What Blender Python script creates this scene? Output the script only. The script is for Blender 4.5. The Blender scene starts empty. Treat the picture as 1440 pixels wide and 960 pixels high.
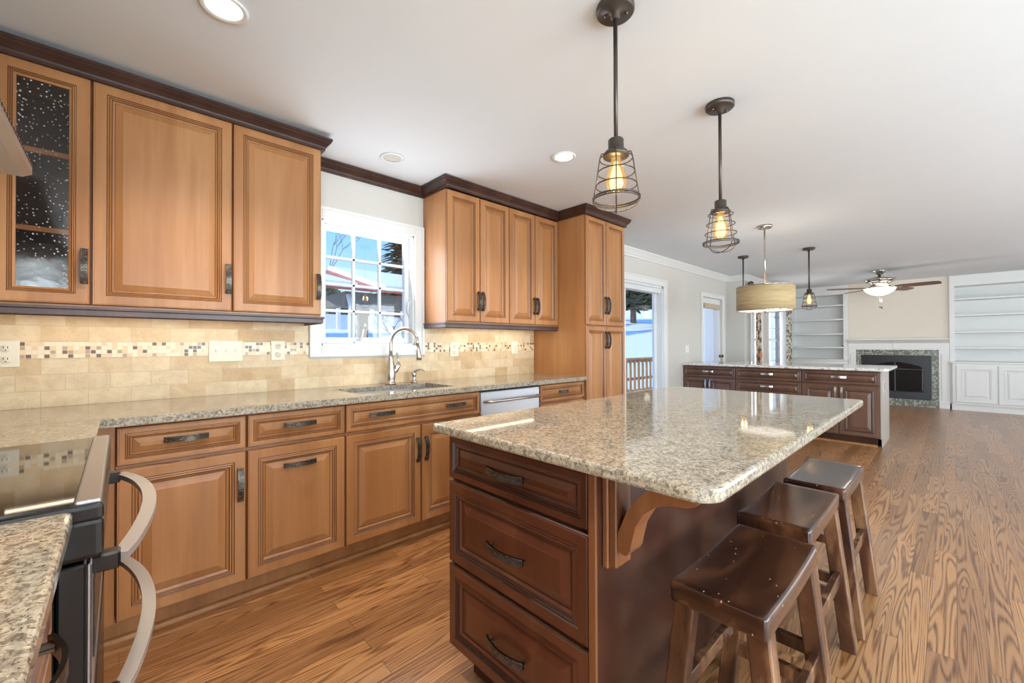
import bpy, bmesh, math, random
from mathutils import Vector, Matrix
random.seed(7)
S = bpy.context.scene
COL = S.collection
PI = math.pi
R = math.radians

# ------------------------------------------------------------------ camera, world, sun, exposure
EYE = 1.194
def setup_camera():
    f, yaw, pit, rol = 585.2, R(46.73), R(0.45), R(-0.17)
    cy, sy, cp, sp = math.cos(yaw), math.sin(yaw), math.cos(pit), math.sin(pit)
    F0 = Vector((-sy, cy, 0)); R0 = Vector((cy, sy, 0)); U0 = Vector((0, 0, 1))
    F = F0*cp + U0*sp; U = U0*cp - F0*sp
    Rr = R0*math.cos(rol) + U*math.sin(rol); U = U*math.cos(rol) - R0*math.sin(rol)
    cam = bpy.data.cameras.new('camera'); o = bpy.data.objects.new('camera', cam); COL.objects.link(o)
    cam.sensor_width = 36.0; cam.lens = f/1440*36; cam.clip_start = .02; cam.clip_end = 400
    m = Matrix((Rr, U, -F)).transposed().to_4x4(); m.translation = (0, 0, EYE)
    o.matrix_world = m; S.camera = o
setup_camera()
S.view_settings.view_transform = 'Standard'
S.view_settings.look = 'None'
S.view_settings.gamma = 1
S.view_settings.use_curve_mapping = False
S.view_settings.exposure = 0.46
try: S.cycles.use_denoising = True
except Exception: pass
S.cycles.max_bounces = 10; S.cycles.diffuse_bounces = 5; S.cycles.glossy_bounces = 5
S.cycles.transparent_max_bounces = 12
S.cycles.caustics_reflective = False; S.cycles.caustics_refractive = False
S.cycles.sample_clamp_indirect = 6

W_ = bpy.data.worlds.new('world'); S.world = W_; W_.use_nodes = True
def world():
    nt = W_.node_tree; n = nt.nodes; bg = n['Background']
    tc = n.new('ShaderNodeTexCoord'); sx = n.new('ShaderNodeSeparateXYZ'); nt.links.new(tc.outputs['Generated'], sx.inputs[0])
    cr = n.new('ShaderNodeValToRGB'); nt.links.new(sx.outputs['Z'], cr.inputs[0])
    e = cr.color_ramp.elements
    e[0].position = 0.0; e[0].color = (.66, .82, 1, 1)
    e[1].position = .55; e[1].color = (.12, .36, .85, 1)
    x = e.new(.22); x.color = (.27, .57, .98, 1)
    nt.links.new(cr.outputs[0], bg.inputs[0]); bg.inputs[1].default_value = 1.0
world()

def sun():
    l = bpy.data.lights.new('sun', 'SUN'); l.energy = 2.9; l.angle = R(.6); l.color = (1, .95, .86)
    o = bpy.data.objects.new('sun', l); COL.objects.link(o)
    o.rotation_euler = Vector((-.13, .85, -.46)).to_track_quat('-Z', 'Y').to_euler(); o.location = (5, -30, 20)
sun()
def area(name, loc, d, sx, sy, watts, color):
    l = bpy.data.lights.new(name, 'AREA'); l.shape = 'RECTANGLE'; l.size = sx; l.size_y = sy; l.energy = watts; l.color = color
    o = bpy.data.objects.new(name, l); COL.objects.link(o); o.location = loc
    o.rotation_euler = Vector(d).to_track_quat('-Z', 'Y').to_euler()
    return o
# daylight in the window openings of the right and rear walls (the room's other windows, behind the camera)
DAY = (.78, .925, 1.0)
XR, YR, YN, YF = 3.2, -4.2, -.66, 11.36
WIN_R = [(-2.6, -.6), (.6, 2.8), (3.8, 6.0), (7.2, 9.8)]
for i, (a, b) in enumerate(WIN_R):
    area('window_daylight', (XR+.02, (a+b)/2, 1.3), (-1, 0, .42 if i < 2 else .2), b-a, 1.7, [122, 136, 64, 36][i], DAY if i < 2 else (.90, .965, 1))
area('window_daylight', (1.75, YR-.02, 1.3), (-.25, 1, .4), 2.3, 1.8, 240, DAY)
# daylight coming in through the glazing of the left wall
area('window_daylight', (-2.868, 1.31, 1.61), (1, 0, .25), .66, .80, 7, (.92, .96, 1))
area('window_daylight', (-2.66, 9.3, 1.3), (1, 0, 0), 1.6, 1.4, 24, (.97, .98, 1))

# ------------------------------------------------------------------ materials
def lin(c):
    if isinstance(c, str):
        c = [int(c[i:i+2], 16) for i in (0, 2, 4)]
    return tuple(((v/255)/12.92 if v/255 <= .04045 else ((v/255+.055)/1.055)**2.4) for v in c) + (1,)
class NT:
    def __init__(s, name):
        s.m = bpy.data.materials.new(name); s.m.use_nodes = True; s.t = s.m.node_tree; s.n = s.t.nodes
        s.b = s.n['Principled BSDF']; s.out = s.n['Material Output']
    def add(s, kind, **kw):
        x = s.n.new('ShaderNode'+kind)
        for k, v in kw.items(): setattr(x, k, v)
        return x
    def l(s, a, b): s.t.links.new(a, b)
    def coord(s, scale=(1, 1, 1), rot=(0, 0, 0), kind='Object', rnd=0.0):
        tc = s.add('TexCoord'); mp = s.add('Mapping'); mp.inputs['Scale'].default_value = scale; mp.inputs['Rotation'].default_value = rot
        s.l(tc.outputs[kind], mp.inputs['Vector'])
        if rnd:
            oi = s.add('ObjectInfo'); mu = s.add('Math', operation='MULTIPLY'); mu.inputs[1].default_value = rnd
            s.l(oi.outputs['Random'], mu.inputs[0]); s.l(mu.outputs[0], mp.inputs['Location'])
        return mp.outputs[0]
    def noise(s, vec, scale, detail=3, rough=.5, dist=0):
        x = s.add('TexNoise'); x.inputs['Scale'].default_value = scale; x.inputs['Detail'].default_value = detail
        x.inputs['Roughness'].default_value = rough; x.inputs['Distortion'].default_value = dist; s.l(vec, x.inputs['Vector'])
        return x
    def ramp(s, fac, stops, interp='LINEAR'):
        x = s.add('ValToRGB'); x.color_ramp.interpolation = interp; e = x.color_ramp.elements
        while len(e) < len(stops): e.new(.5)
        for el, (p, c) in zip(e, stops): el.position = p; el.color = c if len(c) == 4 else lin(c)
        s.l(fac, x.inputs[0]); return x.outputs[0]
    def mix(s, fac, a, b, mode='MIX'):
        x = s.add('Mix', data_type='RGBA', blend_type=mode)
        for k, v in ((0, fac), (6, a), (7, b)):
            if hasattr(v, 'is_linked') or hasattr(v, 'links'): s.l(v, x.inputs[k])
            else: x.inputs[k].default_value = v
        return x.outputs[2]
    def math(s, op, a, b=None):
        x = s.add('Math', operation=op)
        for k, v in ((0, a), (1, b)):
            if v is None: continue
            if hasattr(v, 'links'): s.l(v, x.inputs[k])
            else: x.inputs[k].default_value = v
        return x.outputs[0]
    def bump(s, h, strength=.2, dist=.002):
        x = s.add('Bump'); x.inputs['Strength'].default_value = strength; x.inputs['Distance'].default_value = dist
        s.l(h, x.inputs['Height']); s.l(x.outputs[0], s.b.inputs['Normal'])
    def set(s, color=None, rough=None, metal=None, spec=None, coat=None, coat_rough=None):
        i = s.b.inputs
        for k, v in (('Base Color', color), ('Roughness', rough), ('Metallic', metal), ('Specular IOR Level', spec), ('Coat Weight', coat), ('Coat Roughness', coat_rough)):
            if v is None: continue
            if hasattr(v, 'links'): s.l(v, i[k])
            else: i[k].default_value = v
        return s.m
def plain(name, col, rough=.5, metal=0, spec=.5, var=0.03, vs=6):
    t = NT(name)
    c = lin(col)
    n = t.noise(t.coord(rnd=5), vs, 3)
    a = tuple(min(1, x*(1-var)) for x in c[:3])+(1,); b = tuple(min(1, x*(1+var)) for x in c[:3])+(1,)
    return t.set(t.ramp(n.outputs[0], [(.3, a), (.7, b)]), rough, metal, spec)
def wood(name, c_dark, c_mid, c_light, rough=.38, scale=(6, 6, .7), fine=(70, 70, 2.0), spec=.45, coat=0):
    t = NT(name)
    n1 = t.noise(t.coord(scale, rnd=9), 1.0, 4, .55, .6)
    n2 = t.noise(t.coord(fine, rnd=5), 1.0, 3, .6)
    c = t.ramp(n1.outputs[0], [(.28, c_dark), (.5, c_mid), (.74, c_light)])
    c = t.mix(.16, c, t.ramp(n2.outputs[0], [(.3, (150, 150, 150)), (.7, (255, 255, 255))]), 'MULTIPLY')
    return t.set(c, rough, 0, spec, coat, .15)
M = {}
M['maple'] = wood('maple_cabinet_wood', (150, 98, 56), (169, 115, 69), (185, 134, 86))
M['maple_side'] = wood('maple_veneer', (166, 112, 68), (182, 128, 82), (196, 144, 98), .35)
M['glaze'] = plain('brown_glaze', (92, 54, 36), .45)
M['dark'] = wood('dark_stained_moulding', (50, 28, 22), (62, 37, 29), (76, 48, 38), .38)
M['rail'] = wood('dark_light_rail', (66, 46, 42), (80, 58, 54), (94, 70, 64), .35)
M['cherry'] = wood('cherry_island_wood', (68, 34, 22), (86, 46, 30), (102, 58, 38), .32, coat=.25)
M['cherry_pen'] = wood('cherry_peninsula_wood', (92, 62, 48), (106, 75, 60), (118, 87, 70), .32, coat=.25)
M['cherry_glaze'] = plain('dark_cherry_glaze', (38, 18, 13), .4)
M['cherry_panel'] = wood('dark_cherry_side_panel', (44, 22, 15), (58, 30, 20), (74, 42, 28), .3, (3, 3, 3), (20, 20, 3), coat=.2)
M['corbel'] = wood('corbel_wood', (94, 56, 32), (122, 76, 46), (146, 96, 60), .35)
M['stool'] = wood('distressed_stool_wood', (30, 16, 12), (58, 32, 22), (112, 70, 44), .22, (9, 2.6, 9), (50, 6, 50), coat=.6)
M['stool_leg'] = wood('stool_leg_wood', (44, 25, 18), (84, 52, 36), (168, 122, 84), .22, (11, 11, 3), (60, 60, 4), coat=.6)
M['wall'] = plain('greige_wall_paint', (206, 202, 195), .8, var=.008)
M['wallw'] = plain('warm_wall_paint', (226, 217, 202), .8, var=.008)
M['taupe'] = plain('taupe_panel', (176, 168, 160), .35, var=.02)  # one even taupe tone for the end panel and half wall
M['ceil'] = plain('ceiling_paint', (224, 230, 235), .9, var=.006)
M['trim'] = plain('white_trim_paint', (228, 228, 226), .4, var=.006)
M['vinyl'] = plain('white_vinyl', (226, 228, 229), .35, var=.005)
M['plate'] = plain('cream_wall_plate', (233, 222, 200), .4, var=.01)
M['slot'] = plain('dark_slot', (60, 48, 40), .6)
M['bronze'] = plain('oil_rubbed_bronze', (86, 79, 73), .4, .7)
M['steel'] = plain('brushed_nickel', (196, 190, 182), .26, 1.0, var=.04)
M['chrome'] = plain('polished_nickel', (200, 194, 186), .12, 1.0)
M['stainless'] = plain('stainless_steel', (186, 186, 190), .32, 1.0, var=.02)
M['dishw'] = plain('stainless_dishwasher_panel', (206, 208, 214), .4, .55, var=.01)
M['black'] = plain('black_enamel', (24, 22, 22), .25)
M['blackm'] = plain('matte_black_iron', (70, 72, 80), .5)
M['handle_bar'] = plain('silver_range_handle', (190, 186, 182), .3, .55, var=.01)
M['shadewhite'] = plain('diffuser', (240, 238, 232), .5)
M['fanblade'] = wood('fan_blade_wood', (96, 66, 50), (112, 80, 62), (126, 92, 74), .4, (1, 8, 8), (4, 60, 60))
M['deck'] = wood('deck_timber', (176, 132, 94), (200, 156, 116), (220, 180, 140), .7)
M['post'] = wood('porch_post_timber', (104, 74, 46), (130, 96, 62), (150, 114, 78), .7)
M['beam'] = plain('grey_porch_beam', (122, 122, 112), .6)
M['soffit'] = plain('pale_porch_soffit', (190, 188, 176), .7)
M['snow'] = plain('snow', (238, 242, 250), .8, var=.02, vs=1.5)
M['redroof'] = plain('red_metal_roof', (196, 92, 72), .5)
M['siding'] = plain('pale_siding', (232, 232, 230), .7)
M['bark'] = wood('bark', (60, 50, 42), (84, 70, 58), (110, 92, 76), .9)
M['needle'] = plain('conifer_needles', (46, 66, 50), .8, var=.5, vs=14)
M['shrub'] = plain('brown_green_shrub', (84, 88, 62), .85, var=.45, vs=10)
M['vinylfence'] = plain('white_fence', (236, 236, 232), .6)
M['firebox'] = plain('firebox_black', (30, 31, 35), .35)
M['glassdark'] = plain('dark_fireplace_glass', (20, 22, 24), .12)
M['log'] = plain('ceramic_log', (120, 112, 106), .8, var=.4, vs=30)

def nicked(m):
    # small pale nicks in the varnish
    nt = m.node_tree; b = nt.nodes['Principled BSDF']; src = b.inputs['Base Color'].links[0].from_socket
    tc = nt.nodes.new('ShaderNodeTexCoord'); vo = nt.nodes.new('ShaderNodeTexVoronoi'); vo.inputs['Scale'].default_value = 26
    mp = nt.nodes.new('ShaderNodeMapping'); mp.inputs['Scale'].default_value = (1.6, .9, 1); nt.links.new(tc.outputs['Object'], mp.inputs[0]); nt.links.new(mp.outputs[0], vo.inputs['Vector'])
    lt = nt.nodes.new('ShaderNodeMath'); lt.operation = 'LESS_THAN'; lt.inputs[1].default_value = .07; nt.links.new(vo.outputs['Distance'], lt.inputs[0])
    mx = nt.nodes.new('ShaderNodeMix'); mx.data_type = 'RGBA'; nt.links.new(lt.outputs[0], mx.inputs[0]); nt.links.new(src, mx.inputs[6]); mx.inputs[7].default_value = lin((190, 160, 128))
    nt.links.new(mx.outputs[2], b.inputs['Base Color'])
nicked(M['stool'])
def granite():
    t = NT('speckled_granite'); v = t.coord()
    big = t.noise(v, 22, 4, .6, .8); mid = t.noise(v, 90, 4, .7, .4); fine = t.noise(v, 260, 3, .6)
    base = t.ramp(mid.outputs[0], [(.34, (56, 49, 43)), (.44, (128, 118, 103)), (.56, (174, 164, 147)), (.76, (200, 192, 176))])
    tint = t.ramp(big.outputs[0], [(.3, (132, 123, 110)), (.52, (178, 169, 153)), (.72, (198, 184, 158))])
    c = t.mix(.45, base, tint, 'MIX')
    vo = t.add('TexVoronoi'); vo.inputs['Scale'].default_value = 150; t.l(v, vo.inputs['Vector'])
    bl = t.ramp(vo.outputs['Color'], [(.0, (0, 0, 0)), (.25, (0, 0, 0)), (.31, (255, 255, 255))])
    ms = t.ramp(big.outputs[0], [(.36, (0, 0, 0)), (.6, (255, 255, 255))])
    spk = t.ramp(fine.outputs[0], [(.36, (60, 52, 44)), (.43, (255, 255, 255))])
    c = t.mix(.75, c, spk, 'MULTIPLY')
    c = t.mix(t.math('MULTIPLY', t.math('SUBTRACT', 1.0, bl), .55), c, lin((74, 66, 56)))
    return t.set(c, .05, 0, .6)
M['granite'] = granite()
def granite_white():
    t = NT('white_granite'); v = t.coord()
    mid = t.noise(v, 30, 4, .6, .5)
    return t.set(t.ramp(mid.outputs[0], [(.30, (90, 84, 78)), (.40, (190, 186, 180)), (.5, (226, 223, 217)), (.7, (236, 233, 228))]), .08, 0, .6)
M['granite_w'] = granite_white()
def floor_mat():
    t = NT('oak_plank_floor')
    tc = t.add('TexCoord'); sp = t.add('SeparateXYZ'); t.l(tc.outputs['Object'], sp.inputs[0])
    cb = t.add('CombineXYZ'); t.l(sp.outputs['Y'], cb.inputs[0]); t.l(sp.outputs['X'], cb.inputs[1])
    br = t.add('TexBrick'); br.offset = .37; br.squash = 1; br.inputs['Scale'].default_value = 1
    br.inputs['Brick Width'].default_value = 1.15; br.inputs['Row Height'].default_value = .083
    br.inputs['Mortar Size'].default_value = .0011; br.inputs['Mortar Smooth'].default_value = 0; br.inputs['Bias'].default_value = 0
    br.inputs['Color1'].default_value = (0, 0, 0, 1); br.inputs['Color2'].default_value = (1, 1, 1, 1); br.inputs['Mortar'].default_value = (.5, .5, .5, 1)
    t.l(cb.outputs[0], br.inputs['Vector'])
    mp = t.add('Mapping'); mp.inputs['Scale'].default_value = (.62, 11, 1); t.l(cb.outputs[0], mp.inputs['Vector'])
    n = t.add('TexNoise', noise_dimensions='4D'); n.inputs['Scale'].default_value = 1.0; n.inputs['Detail'].default_value = 1.2; n.inputs['Roughness'].default_value = .4
    n.inputs['Distortion'].default_value = .5
    t.l(mp.outputs[0], n.inputs['Vector']); t.l(t.math('MULTIPLY', br.outputs['Color'], 37.0), n.inputs['W'])
    g = t.math('SINE', t.math('MULTIPLY', n.outputs[0], 150.0))
    mp2 = t.add('Mapping'); mp2.inputs['Scale'].default_value = (5, 160, 1); t.l(cb.outputs[0], mp2.inputs['Vector'])
    n2 = t.noise(mp2.outputs[0], 1.0, 3, .6)
    grain = t.ramp(t.math('ADD', t.math('MULTIPLY', g, .34), t.math('MULTIPLY', n2.outputs[0], .9)), [(.04, (106, 65, 34)), (.26, (162, 111, 62)), (.6, (188, 138, 90))])
    tone = t.ramp(br.outputs['Color'], [(0, (205, 196, 188)), (.5, (232, 228, 224)), (1, (255, 252, 250))])
    c = t.mix(1.0, grain, tone, 'MULTIPLY')
    c = t.mix(t.math('MULTIPLY', br.outputs['Fac'], .7), c, lin((52, 30, 18)))
    t.bump(t.math('ADD', t.math('MULTIPLY', g, .25), t.math('MULTIPLY', br.outputs['Fac'], -1.0)), .12, .001)
    return t.set(c, .38, 0, .9, .6, .3)
M['floor'] = floor_mat()
def tile_mat():
    t = NT('travertine_subway_tile')
    tc = t.add('TexCoord'); sp = t.add('SeparateXYZ'); t.l(tc.outputs['Object'], sp.inputs[0])
    cb = t.add('CombineXYZ'); t.l(t.math('ADD', sp.outputs['Y'], sp.outputs['X']), cb.inputs[0]); t.l(t.math('SUBTRACT', sp.outputs['Z'], .914), cb.inputs[1])
    br = t.add('TexBrick'); br.offset = .5; br.inputs['Scale'].default_value = 1
    br.inputs['Brick Width'].default_value = .152; br.inputs['Row Height'].default_value = .0748
    br.inputs['Mortar Size'].default_value = .0016; br.inputs['Mortar Smooth'].default_value = .3
    br.inputs['Color1'].default_value = (0, 0, 0, 1); br.inputs['Color2'].default_value = (1, 1, 1, 1)
    t.l(cb.outputs[0], br.inputs['Vector'])
    n = t.noise(t.coord(), 14, 5, .65, .4); n2 = t.noise(t.coord(), 130, 2, .5)
    c = t.ramp(br.outputs['Color'], [(0, (206, 176, 136)), (.35, (222, 198, 162)), (.7, (230, 210, 178)), (1, (224, 204, 172))])
    c = t.mix(.4, c, t.ramp(n.outputs[0], [(.3, (206, 176, 138)), (.6, (255, 250, 240))]), 'MULTIPLY')
    c = t.mix(.5, c, t.ramp(n2.outputs[0], [(.28, (190, 165, 130)), (.36, (255, 255, 255))]), 'MULTIPLY')
    c = t.mix(br.outputs['Fac'], c, lin((206, 182, 148)))
    t.bump(t.math('SUBTRACT', t.math('MULTIPLY', n2.outputs[0], .15), br.outputs['Fac']), .35, .002)
    return t.set(c, .5, 0, .4)
M['tile'] = tile_mat()
def mosaic_mat(name, size, cols, zoff=0, grout=(222, 200, 166)):
    t = NT(name)
    tc = t.add('TexCoord'); sp = t.add('SeparateXYZ'); t.l(tc.outputs['Object'], sp.inputs[0])
    u = t.math('DIVIDE', t.math('ADD', sp.outputs['X'], sp.outputs['Y']), size); v = t.math('DIVIDE', t.math('SUBTRACT', sp.outputs['Z'], zoff), size)
    cb = t.add('CombineXYZ'); t.l(t.math('FLOOR', u), cb.inputs[0]); t.l(t.math('FLOOR', v), cb.inputs[1])
    wn = t.add('TexWhiteNoise', noise_dimensions='2D'); t.l(cb.outputs[0], wn.inputs['Vector'])
    c = t.ramp(wn.outputs['Value'], cols, 'CONSTANT')
    def edge(x):
        fr = t.math('FRACT', x); return t.math('MAXIMUM', t.math('LESS_THAN', fr, .07), t.math('GREATER_THAN', fr, .93))
    gm = t.math('MAXIMUM', edge(u), edge(v))
    c = t.mix(gm, c, lin(grout))
    return t.set(c, .3, 0, .5)
M['mosaic'] = mosaic_mat('tumbled_stone_mosaic', .0187, [(0, (232, 212, 180)), (.22, (222, 190, 150)), (.5, (238, 218, 186)), (.68, (178, 146, 112)), (.76, (96, 68, 48)), (.92, (228, 196, 152))], 1.138)
M['mosaic_fire'] = mosaic_mat('grey_green_glass_mosaic', .025, [(0, (120, 124, 112)), (.2, (160, 162, 150)), (.38, (84, 90, 84)), (.55, (176, 172, 156)), (.7, (110, 104, 92)), (.85, (66, 70, 68))], 0, (150, 152, 142))
def woven():
    t = NT('woven_bronze_handle')
    br = t.add('TexBrick'); br.inputs['Scale'].default_value = 1; br.inputs['Brick Width'].default_value = .011; br.inputs['Row Height'].default_value = .006; br.inputs['Mortar Size'].default_value = .0007
    br.inputs['Color1'].default_value = lin((116, 108, 100)); br.inputs['Color2'].default_value = lin((76, 68, 62)); br.inputs['Mortar'].default_value = lin((22, 18, 16))
    tc = t.add('TexCoord'); sp = t.add('SeparateXYZ'); t.l(tc.outputs['Object'], sp.inputs[0])
    cb = t.add('CombineXYZ'); t.l(t.math('ADD', sp.outputs['X'], sp.outputs['Z']), cb.inputs[0]); t.l(t.math('SUBTRACT', sp.outputs['X'], sp.outputs['Z']), cb.inputs[1])
    t.l(tc.outputs['Object'], br.inputs['Vector'])
    mp = t.add('Mapping'); mp.inputs['Rotation'].default_value = (R(90), 0, 0); t.l(tc.outputs['Object'], mp.inputs['Vector']); t.l(mp.outputs[0], br.inputs['Vector'])
    t.bump(br.outputs['Fac'], .5, -.001)
    return t.set(br.outputs['Color'], .34, .75, .5)
M['woven'] = woven()
def glass(name, tint=(1, 1, 1, 1), refl=.09):
    t = NT(name); tr = t.add('BsdfTransparent'); tr.inputs[0].default_value = tint
    gl = t.add('BsdfGlossy'); gl.inputs['Roughness'].default_value = .02
    mx = t.add('MixShader'); mx.inputs[0].default_value = refl
    t.l(tr.outputs[0], mx.inputs[1]); t.l(gl.outputs[0], mx.inputs[2]); t.l(mx.outputs[0], t.out.inputs[0])
    return t.m
M['glass'] = glass('window_glass', refl=.04)
M['amber'] = glass('amber_bulb_glass', (1, .80, .50, 1), .08)
def glow(m, col, fac):
    nt = m.node_tree; out = nt.nodes['Material Output']; src = out.inputs[0].links[0].from_socket
    e = nt.nodes.new('ShaderNodeEmission'); e.inputs[0].default_value = lin(col); e.inputs[1].default_value = 1.0
    mx = nt.nodes.new('ShaderNodeMixShader'); mx.inputs[0].default_value = fac
    nt.links.new(src, mx.inputs[1]); nt.links.new(e.outputs[0], mx.inputs[2]); nt.links.new(mx.outputs[0], out.inputs[0])
glow(M['amber'], (236, 190, 120), .35)   # the lit bulb's glass glows
def seeded():
    t = NT('seeded_cabinet_glass'); v = t.coord(kind='Object')
    tr = t.add('BsdfTransparent'); tr.inputs[0].default_value = (.84, .81, .79, 1)
    gl = t.add('BsdfGlossy'); gl.inputs['Roughness'].default_value = .12
    vo = t.add('TexVoronoi'); vo.inputs['Scale'].default_value = 62; t.l(v, vo.inputs['Vector'])
    n = t.noise(v, 7, 2)
    thr = t.math('MULTIPLY', n.outputs[0], .30)
    sd = t.math('LESS_THAN', vo.outputs['Distance'], thr)
    bp = t.add('Bump'); bp.inputs['Strength'].default_value = .3; bp.inputs['Distance'].default_value = .002; t.l(t.noise(v, 16, 2).outputs[0], bp.inputs['Height']); t.l(bp.outputs[0], gl.inputs['Normal'])
    df = t.add('BsdfDiffuse'); df.inputs[0].default_value = (.75, .74, .72, 1)
    mx = t.add('MixShader'); mx.inputs[0].default_value = .06
    t.l(tr.outputs[0], mx.inputs[1]); t.l(gl.outputs[0], mx.inputs[2])
    m2 = t.add('MixShader'); t.l(t.math('MULTIPLY', sd, .55), m2.inputs[0]); t.l(mx.outputs[0], m2.inputs[1]); t.l(df.outputs[0], m2.inputs[2])
    t.l(m2.outputs[0], t.out.inputs[0]); return t.m
M['seeded'] = seeded()
def emit(name, col, st):
    t = NT(name); e = t.add('Emission'); e.inputs[0].default_value = lin(col); e.inputs[1].default_value = st
    t.l(e.outputs[0], t.out.inputs[0]); return t.m
M['filament'] = emit('glowing_filament', (255, 214, 140), 22)
M['bulbglow'] = emit('glowing_bulb_core', (255, 222, 160), 4)
M['canglow'] = emit('recessed_lamp_glow', (255, 232, 196), 9)
M['bowlglow'] = emit('fan_light_bowl_glow', (255, 248, 238), 1.5)
M['canoff'] = plain('unlit_lamp_lens', (206, 204, 200), .4)
def linen():
    t = NT('tan_linen_shade'); v = t.coord((60, 60, 4))
    v2 = t.coord((4, 4, 160))
    n = t.noise(v2, 1, 3, .6)
    c = t.ramp(n.outputs[0], [(.3, (160, 138, 100)), (.5, (184, 162, 122)), (.7, (202, 182, 144))])
    t.set(c, .8, 0, .2)
    t.b.inputs['Emission Strength'].default_value = .04; t.l(c, t.b.inputs['Emission Color'])
    return t.m
M['linen'] = linen()
def sheer(name, a, b, sc):
    t = NT(name); n = t.noise(t.coord(), sc, 3)
    return t.set(t.ramp(n.outputs[0], [(.42, a), (.55, b)]), .85, 0, .2)
def sheerw():
    t = NT('white_sheer_fabric'); d = t.add('BsdfDiffuse'); d.inputs[0].default_value = (.95, .95, .94, 1)
    tl = t.add('BsdfTranslucent'); tl.inputs[0].default_value = (.95, .95, .95, 1); tp = t.add('BsdfTransparent')
    m1 = t.add('MixShader'); m1.inputs[0].default_value = .55; t.l(d.outputs[0], m1.inputs[1]); t.l(tl.outputs[0], m1.inputs[2])
    m2 = t.add('MixShader'); m2.inputs[0].default_value = .18; t.l(m1.outputs[0], m2.inputs[1]); t.l(tp.outputs[0], m2.inputs[2])
    t.l(m2.outputs[0], t.out.inputs[0]); return t.m
M['sheer'] = sheerw()
M['curt_brown'] = sheer('brown_floral_curtain', (108, 84, 66), (206, 192, 172), 14)
M['curt_pat'] = sheer('cream_floral_curtain', (128, 110, 92), (228, 222, 208), 18)
M['blind'] = plain('woven_shade', (196, 178, 152), .8)
M['orange'] = plain('orange_flower_print', (206, 126, 84), .8)

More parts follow.
